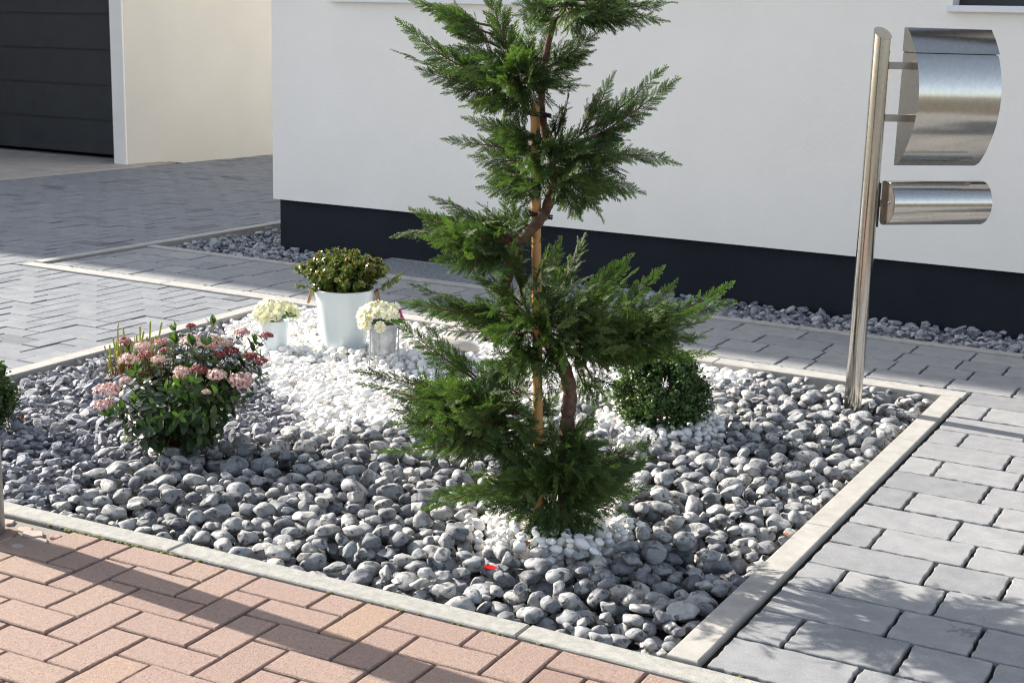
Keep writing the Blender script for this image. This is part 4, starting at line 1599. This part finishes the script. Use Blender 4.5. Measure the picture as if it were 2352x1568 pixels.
def floret(n=5):
    V, F = [(0, 0, -.15)], []
    for k in range(n):
        a = 2 * PI * k / n
        for da, r, z in ((-.42, .75, .05), (0, 1.0, .12), (.42, .75, .05)):
            V.append((r * math.cos(a + da), r * math.sin(a + da), z))
        F.append((0, 1 + 3 * k, 2 + 3 * k, 3 + 3 * k))
    V = np.array(V, float)
    return V[:, [0, 2, 1]] * np.array([1, 1, -1]), [np.array(F)]     # facing +y


FLO = floret()
for (p, r, tone) in tips:
    mb = MB()
    n = int(60 + 90 * (r / .03))
    d = unit(rng.normal(size=(n, 3)) * np.array([1, 1, .8]) + np.array([0, 0, .55]))
    d[:, 2] = np.abs(d[:, 2]) * .9 - .12
    d = unit(d)
    lob = 1 + .14 * np.sin(d[:, 0] * 7 + tone * 20) * np.sin(d[:, 1] * 8)
    pos = p + d * (np.array([r, r, r * .62]) * rng.uniform(.72, 1.05, (n, 1))) * lob[:, None]
    openf = rng.random(n) < np.clip((tone - .3) * 1.9, .0, .9)
    if tone > .94:
        openf[:] = rng.random(n) < .15
    k = np.where(openf)[0]
    if len(k):
        inst(mb, FLO[0], FLO[1], pos[k], frames(unit(d[k] + rng.normal(0, .25, (len(k), 3))), unit(rng.normal(size=(len(k), 3)))), rng.uniform(.0038, .0060, len(k)),
             np.clip(tone + rng.normal(.04, .07, len(k)), 0, .92))
    k = np.where(~openf)[0]
    if len(k):
        inst(mb, ICO[1][0], [ICO[1][1]], pos[k], frames(d[k], unit(rng.normal(size=(len(k), 3)))), rng.uniform(.0022, .0034, len(k)), np.clip(min(tone, .97) - rng.uniform(.02, .30, len(k)) * (1 if tone < .94 else .02), 0, 1))
    for q in range(7):
        e = p + unit(np.array([rng.normal(), rng.normal(), .6])) * r * .75
        tube(mb, [p - UZ * (r * .7), e], [.0011, .0007], 4, .12)
    part_of(mb.build('flower_cluster', M['vflower']), vib)


# leafy balls
def leaf_ball(name, label, c, rad, n, L, seed_tone, parent_name='foliage', twn=70):
    t = thing(name, label, 'shrub', (c[0], c[1], 0))
    lv = Leaves(SMALL)
    tw = MB()
    c = np.array(c, float)
    rad = np.array(rad)
    for k in range(twn * 4):
        d = unit(rng.normal(size=3))
        if d[2] < -.75:
            d[2] = abs(d[2])
        lump = 1 + .06 * math.sin(d[0] * 9 + d[2] * 5) + .05 * math.sin(d[1] * 11 - d[2] * 7) + rng.normal(0, .035)
        tip = c + d * rad * lump
        base = c + d * rad * rng.uniform(.25, .55) - UZ * rad[2] * .1
        if k % 4 == 0:
            tube(tw, [base, (base + tip) / 2 + rng.normal(0, .004, 3), tip], [.0022, .0015, .0008], 4)
        m_ = int(n / (twn * 4))
        for j in range(m_):
            u = rng.uniform(.45, 1.02)
            p = base + (tip - base) * u + rng.normal(0, L * .55, 3)
            dd = unit((tip - base) * rng.uniform(.1, .8) / np.linalg.norm(tip - base) + rng.normal(0, .7, 3))
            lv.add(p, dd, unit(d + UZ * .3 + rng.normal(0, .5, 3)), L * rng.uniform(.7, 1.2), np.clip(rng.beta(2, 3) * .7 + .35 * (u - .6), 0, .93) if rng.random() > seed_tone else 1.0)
    part_of(lv.into(MB()).build('foliage', M['boxleaf'], smooth=True), t)
    tube(tw, [(c[0], c[1], -.05), (c[0] + .005, c[1], c[2] * .7), (c[0], c[1], c[2])], [.011, .009, .006], 8)
    part_of(tw.build('stem', M['twig'], smooth=True), t)
    return t


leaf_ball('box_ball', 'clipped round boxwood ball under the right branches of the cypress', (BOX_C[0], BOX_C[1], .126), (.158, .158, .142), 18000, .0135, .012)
lc = onpl(-38, 918, gp(5, 985))
leaf_ball('box_shrub', 'small green box shrub cut off by the left edge of the picture', (lc[0], lc[1], .115), (.095, .095, .115), 6500, .016, .05)

# reed-like plant behind the viburnum
RB = gp(300, 872)
reed = thing('reed_clump', 'clump of yellow green upright stems with brown base behind the pink flowering shrub', 'plant', (RB[0], RB[1], -.02))
ms, mbn = MB(), MB()
tipsR = [(310, 95), (365, 150), (675, 75), (805, 85), (560, 130), (600, 190), (740, 235), (905, 240), (250, 260), (155, 350), (215, 340), (285, 300), (470, 300), (200, 560), (215, 640), (340, 300), (450, 330), (520, 230),
         (420, 260), (880, 330), (700, 280), (640, 250), (300, 420), (260, 430)]
for (x, y) in tipsR:
    off = rng.uniform(-.05, .06)
    tip = onpl(*z6(x, y), RB, off)
    b = np.array([RB[0] + (tip[0] - RB[0]) * .62 + rng.normal(0, .012), RB[1] + (tip[1] - RB[1]) * .62 + rng.normal(0, .012), -.03])
    C = bez(b, (b + tip) / 2 + rng.normal(0, .008, 3), tip, np.linspace(0, 1, 14))
    tn = np.clip(np.linspace(.25, .88, 14) + .09 * (np.arange(14) % 3 == 0) + rng.normal(0, .04), 0, .95)
    tn[-1] = 1.0 if rng.random() < .4 else tn[-1]
    tube(ms, C, np.linspace(.0058, .0044, 14), 6, tn, flat=.6)
part_of(ms.build('stem', M['reed'], smooth=True), reed)
for k in range(90):
    b = np.array([RB[0], RB[1], -.03]) + RV * rng.uniform(-.085, .14) + NV * rng.uniform(-.05, .06)
    tip = b + np.array([rng.normal(0, .03), rng.normal(0, .03), rng.uniform(.07, .19)])
    tube(mbn, bez(b, (b + tip) / 2 + rng.normal(0, .012, 3), tip, np.linspace(0, 1, 6)), np.linspace(.003, .0015, 6), 4, rng.uniform(.0, .45), flat=.4)
part_of(mbn.build('dry_base', M['reed'], smooth=True), reed)

# ------------------------------------------------------------------ pots
BPc = np.array([-3.372, 4.705, -.015])
pot = thing('flower_pot', 'large pale blue glazed pot with rope handles on the white pebbles', 'flower pot', tuple(BPc))
mb = MB()
hP = .262
lathe(mb, [(0, 0), (.084, 0), (.089, .006), (.092, .03), (.105, .12), (.118, .205), (.1265, hP - .006), (.1275, hP - .001), (.1255, hP), (.1215, hP - .004), (.119, hP - .03), (.0, hP - .03)], BPc, 64)
part_of(mb.build('pot_body', M['glaze'], smooth=True), pot)
for s in (-1, 1):
    mb = MB()
    c = BPc + RV * s * .128 + UZ * (hP - .006)
    aa = np.linspace(0, 1, 14)
    pts_ = [c + RV * s * (.004 + .017 * math.sin(PI * a)) + NV * (a - .5) * .055 - UZ * (.058 * math.sin(PI * a)) for a in aa]
    tube(mb, pts_, .0062 + .0008 * np.sin(np.arange(14) * 2.4), 8)
    part_of(mb.build('rope_handle', M['rope'], smooth=True), pot)
sh = thing('potted_shrub', 'bushy shrub with small glossy green and reddish leaves in the large pot', 'shrub', tuple(BPc + UZ * (hP - .03)))
mb = MB()
sc_ = BPc + UZ * (hP - .028)
V = ICO[3][0] * np.array([.118, .118, .012]) + sc_
part_of(mb.add(V, [ICO[3][1]]).build('soil', M['potsoil'], smooth=True), sh)
lv = Leaves(SMALL)
tw = MB()
cs_ = sc_
for k in range(150):
    an = rng.uniform(0, 2 * PI)
    q = math.sqrt(rng.uniform(0, 1))
    base = cs_ + np.array([math.cos(an), math.sin(an), 0]) * .085 * q
    rad = q * rng.uniform(.75, 1.08)
    tip = cs_ + np.array([math.cos(an) * .228 * rad, math.sin(an) * .185 * rad, .165 * math.sqrt(max(.0, 1 - (rad * .93) ** 2)) * rng.uniform(.8, 1.1) + .008])
    mid = (base + tip) / 2 + UZ * .02 + rng.normal(0, .008, 3)
    C = bez(base, mid, tip, np.linspace(0, 1, 6))
    tube(tw, C, np.linspace(.0016, .0008, 6), 4)
    L = np.linalg.norm(tip - base)
    for j in range(int(L / .0060) + 9):
        t = rng.uniform(.12, 1.0) ** .85
        p = bez(base, mid, tip, [t])[0]
        tan = unit(2 * (1 - t) * (mid - base) + 2 * t * (tip - mid))
        o = unit(np.cross(tan, rng.normal(size=3)))
        tone = rng.beta(2, 2.6) * .75 + (.25 * (t > .8)) if rng.random() > .10 * (t > .6) else 1.0
        lv.add(p, unit(o + tan * rng.uniform(.2, .9)), unit(tan + rng.normal(0, .4, 3)), rng.uniform(.015, .028), tone)
    for j in range(4):
        lv.add(tip, unit(UZ * .8 + rng.normal(0, .6, 3)), unit(rng.normal(size=3)), rng.uniform(.010, .017), rng.choice([.7, .85, 1.0]))
b = cs_ + RV * .10
tip = onpl(917, 634, BPc, -.02)
C = bez(b, (b + tip) / 2 - UZ * .012, tip, np.linspace(0, 1, 7))
tube(tw, C, np.linspace(.0025, .0012, 7), 4)
for t in np.linspace(.45, 1, 11):
    p = bez(b, (b + tip) / 2 - UZ * .012, tip, [t])[0]
    for s in (-1, 1):
        lv.add(p, unit(UZ * s + RV * .5 + rng.normal(0, .3, 3)), unit(-NV + rng.normal(0, .4, 3)), rng.uniform(.017, .024), rng.uniform(.2, .6))
part_of(lv.into(MB()).build('foliage', M['potleaf'], smooth=True), sh)
part_of(tw.build('stem', M['twig'], smooth=True), sh)

SPc = np.array([-3.580, 4.500, -.014])
pot2 = thing('flower_pot', 'small pale blue pot left of the large pot on white pebbles', 'flower pot', tuple(SPc))
mb = MB()
hS = .136
lathe(mb, [(0, 0), (.048, 0), (.0515, .005), (.054, .03), (.0585, .09), (.0635, hS - .004), (.064, hS - .001), (.0625, hS), (.060, hS - .004), (.058, hS - .02), (0, hS - .02)], SPc, 56)
part_of(mb.build('pot_body', M['glaze'], smooth=True), pot2)

BKc = gp(872, 812)
BKc = np.array([-3.050, 4.518, -.004])
bkt = thing('zinc_planter', 'small galvanised zinc bucket on thin wire legs beside the large pot', 'planter', (BKc[0], BKc[1], 0))
zb_, hB = .055, .118
mb = MB()
lathe(mb, [(0, zb_), (.049, zb_), (.050, zb_ + .003), (.054, zb_ + .06), (.0585, zb_ + hB - .008), (.0610, zb_ + hB - .006), (.0620, zb_ + hB - .002), (.0600, zb_ + hB + .001), (.0575, zb_ + hB - .004), (.0565, zb_ + hB - .014), (0, zb_ + hB - .014)], BKc, 56)
part_of(mb.build('bucket', M['zinc'], smooth=True), bkt)
for an in (2.75, 4.35, 5.0, .6):
    e = np.array([math.cos(an), math.sin(an), 0])
    mb = MB()
    tube(mb, [BKc + e * .064 + UZ * (zb_ + hB - .004), BKc + e * .061 + UZ * (zb_ + .06), BKc + e * .062 + UZ * zb_, BKc + e * .066 - UZ * .03], .0030, 8)
    part_of(mb.build('leg', M['zinc'], smooth=True), bkt)


# primroses
def primrose_flower(mb_p, p, d, R_, tone):
    """five notched petals round a yellow eye"""
    d = unit(d)
    x = unit(np.cross(d, [.2, .5, .9]))
    y = np.cross(d, x)
    ph = rng.uniform(0, 2 * PI)
    for k in range(5):
        a = ph + 2 * PI * k / 5
        e, s = x * math.cos(a) + y * math.sin(a), -x * math.sin(a) + y * math.cos(a)
        lift = rng.uniform(-.1, .2)
        pts = [(0.08, 0, 0), (.45, -.30, .08), (.45, .30, .08), (.85, -.50, .16 + lift), (.80, 0, .11 + lift), (.85, .50, .16 + lift), (1.02, -.30, .15 + lift), (.94, 0, .12 + lift), (1.02, .30, .15 + lift)]
        V = [p + R_ * (e * q[0] + s * q[1] + d * q[2]) + rng.normal(0, R_ * .02, 3) for q in pts]
        mb_p.add(V, [np.array([(0, 2, 4, 1)]), np.array([(1, 4, 3), (2, 5, 4), (3, 4, 7), (3, 7, 6), (4, 5, 7), (5, 8, 7)])], tone)
    aa = np.linspace(0, 2 * PI, 10, endpoint=False)
    rr_ = .19 + .06 * (np.arange(10) % 2)
    V = np.concatenate([[p + d * R_ * .10], p + R_ * (np.outer(np.cos(aa) * rr_, x) + np.outer(np.sin(aa) * rr_, y) + d * .125)])
    i = np.arange(10)
    mb_p.add(V, [np.stack([np.zeros(10, int), 1 + i, 1 + (i + 1) % 10], 1)], .5, 1)


def big_leaf(mb, p, d, n, L, w):
    """broad rounded primrose leaf, 5 x 9 grid with a waved surface"""
    fr = frames(unit(d)[None], unit(n)[None])[0]
    us, vs_ = np.linspace(0, 1, 9), np.linspace(-1, 1, 5)
    V = []
    for u in us:
        ww = w * math.sin(PI * min(1, u * .93 + .07)) ** .6
        for v in vs_:
            q = np.array([v * ww, u * L, .14 * L * math.sin(u * 2.2) - .25 * L * u * u + .10 * w * v * v + rng.normal(0, .03 * w)])
            V.append(p + q @ fr)
    F = [(a * 5 + b, a * 5 + b + 1, a * 5 + b + 6, a * 5 + b + 5) for a in range(8) for b in range(4)]
    mb.add(V, [np.array(F)])


def primroses(center, label, spots, leaves, tone_lo, tone_hi, soil_r, soil_z, R_=.021):
    t = thing('primrose_plant', label, 'flower', (center[0], center[1], soil_z))
    mb = MB()
    V = ICO[2][0] * np.array([soil_r, soil_r, .008]) + np.array([center[0], center[1], soil_z])
    part_of(mb.add(V, [ICO[2][1]]).build('soil', M['potsoil'], smooth=True), t)
    hub = np.array([center[0], center[1], soil_z + .012])
    for (px, py, off) in spots:
        p = onpl(px, py, center, off)
        d = unit((p - hub) * np.array([1, 1, 1.2]) / .05 - NV * .9 + UZ * .45 + rng.normal(0, .18, 3))
        fm = MB()
        primrose_flower(fm, p, d, R_ * rng.uniform(.9, 1.12), rng.uniform(tone_lo, tone_hi))
        tube(fm, bez(hub, (hub + p) / 2 + UZ * .006, p - d * .001, np.linspace(0, 1, 5)), .0013, 5, .9, 2)
        part_of(fm.build('flower', [M['petal'], M['yolk'], M['primleaf']]), t)
    for (px, py, off, L, w) in leaves:
        p = onpl(px, py, center, off)
        b = hub + (p - hub) * .25
        lm = MB()
        big_leaf(lm, b, p - b + UZ * .004, UZ - NV * .8 + rng.normal(0, .15, 3), np.linalg.norm(p - b) + L, w)
        part_of(lm.build('leaf', M['primleaf'], smooth=True), t)
    return t


zp = lambda x, y: (551.2 + .1875 * x, 539 + .1875 * y)
sp1 = [(300, 820, .04), (360, 800, .06), (250, 870, .0), (430, 830, .05), (520, 840, .05), (580, 860, .04), (640, 880, .03), (670, 930, .01), (230, 930, -.02), (330, 880, -.01), (420, 890, -.03), (510, 900, -.02), (590, 905, -.01),
       (290, 950, -.05), (240, 1000, -.05), (330, 1010, -.075), (300, 1045, -.07), (440, 995, -.08), (380, 850, .02), (480, 930, -.05), (270, 900, -.02), (660, 980, .0), (350, 940, -.05), (210, 975, -.02), (610, 930, -.02), (560, 870, .0)]
primroses(SPc, 'dome of cream yellow primroses filling the small pale blue pot', [(*zp(x, y), o) for x, y, o in sp1],
          [(*zp(590, 985), -.05, .02, .02), (*zp(640, 1000), -.03, .02, .018), (*zp(470, 1040), -.075, .015, .013), (*zp(400, 1060), -.07, .01, .011), (*zp(540, 1010), -.07, .02, .018), (*zp(390, 960), -.07, .01, .012), (*zp(220, 1030), -.04, .01, .01)], .3, 1.0, .056, SPc[2] + hS - .02, .0245)
sp2 = [(1640, 830, .03), (1560, 880, .02), (1530, 930, -.02), (1600, 950, -.04), (1490, 1030, -.05), (1570, 1030, -.05), (1480, 960, -.02), (1560, 1110, -.06), (1800, 880, .0), (1740, 850, .03), (1900, 880, .02), (1700, 960, -.04),
       (1800, 990, -.06), (1880, 980, -.03), (1720, 1130, -.08), (1500, 1090, -.05), (1850, 920, .0), (1640, 900, .0)]
pr2 = primroses(BKc, 'white primroses with yellow eyes growing in the zinc bucket', [(*zp(x, y), o) for x, y, o in sp2],
                [(*zp(1710, 1070), -.06, .012, .015), (*zp(1660, 1060), -.05, .01, .011), (*zp(1830, 1070), -.06, .012, .012), (*zp(1960, 1050), -.01, .014, .012), (*zp(1990, 1080), .0, .012, .011), (*zp(1620, 1070), -.05, .012, .012), (*zp(1900, 1060), -.03, .01, .012)], .0, .5, .054, zb_ + hB - .017, .0235)
fm = MB()
for (x, y) in ((1960, 975), (1985, 1020), (1945, 940)):
    primrose_flower(fm, onpl(*zp(x, y), BKc, .03), unit(RV + UZ * .3 - NV * .4), .014, .5)
o = fm.build('flower', [M['magenta'], M['magenta']])
part_of(o, pr2)
o['label'] = 'magenta flower at the back of the zinc bucket'

# stones lying on the white pebbles
SV, SF = ICO[3]


def boulder(name, label, p, axes, half, m_, seed):
    r_ = np.random.default_rng(seed)
    V = SV.copy()
    for _ in range(5):
        V = V * (1 + .06 * np.sin(SV @ (r_.normal(size=3) * 1.8) + r_.uniform(0, 6)))[:, None]
    V = (V * np.array(half)) @ np.array(axes)
    mb = MB()
    mb.add(V + np.array(p), [SF])
    return tag(mb.build(name, m_, smooth=True, origin=tuple(p)), label, 'stone')


c1 = onpl(1052, 792, gp(1040, 806), .03)
boulder('boulder', 'long smooth beige stone lying on white pebbles left of the cypress', c1 + UZ * .004, [unit(RV - UZ * .22), unit(np.cross(UZ, RV)), unit(UZ + RV * .22)], (.085, .05, .027), M['boulder'], 3)
c2 = onpl(1050, 768, gp(1040, 800), .10)
boulder('boulder', 'rounded pale grey stone leaning just behind the beige stone', c2, [unit(RV + UZ * .3), unit(np.cross(UZ, RV)), unit(UZ - RV * .3)], (.048, .04, .032), M['paleboulder'], 5)


# small litter
def flat_scrap(name, label, cat, p, d, n, L, w, m_):
    mb = MB()
    fr = frames(unit(d)[None], unit(n)[None])[0]
    prof = [(0, .35), (.3, .9), (.6, 1.0), (1.0, .12)]
    V = []
    for u, k in prof:
        for s in (-1, 1):
            for z in (0, .0006):
                V.append(p + np.array([s * w * k / 2, u * L, z + .12 * L * u * u]) @ fr)
    F = []
    for a in range(3):
        i0, i1 = a * 4, (a + 1) * 4
        F += [(i0 + 1, i0 + 3, i1 + 3, i1 + 1), (i0, i1, i1 + 2, i0 + 2), (i0, i0 + 1, i1 + 1, i1), (i0 + 2, i1 + 2, i1 + 3, i0 + 3)]
    F += [(0, 2, 3, 1), (12, 13, 15, 14)]
    mb.add(V, [np.array(F)])
    return tag(mb.build(name, m_, origin=tuple(p)), label, cat)


flat_scrap('plastic_scrap', 'bright red plastic scrap wedged between cobbles in front of the cypress', 'scrap', gp(1111, 1299, .02), RV + UZ * -.15 - NV * .2, UZ - NV * .35, .036, .015, M['redscrap'])
flat_scrap('plastic_scrap', 'thin red sliver standing among cobbles behind the box ball', 'scrap', gp(1680, 906, .01), UZ - RV * .25, -NV, .035, .006, M['redscrap'])
flat_scrap('fallen_leaf', 'orange dry leaf on white pebbles at the foot of the cypress', 'leaf', gp(1196, 1250, .03), RV + UZ * .2, UZ - NV, .026, .016, M['orange'])
flat_scrap('fallen_leaf', 'small orange leaf on dark gravel near the left edge', 'leaf', gp(50, 962, .02), RV * .4 + UZ, UZ * .3 - NV, .018, .013, M['orange'])
flat_scrap('fallen_leaf', 'tiny orange leaf on cobbles by the right kerb', 'leaf', gp(1799, 1225, .015), RV, UZ - NV * .5, .016, .009, M['orange'])
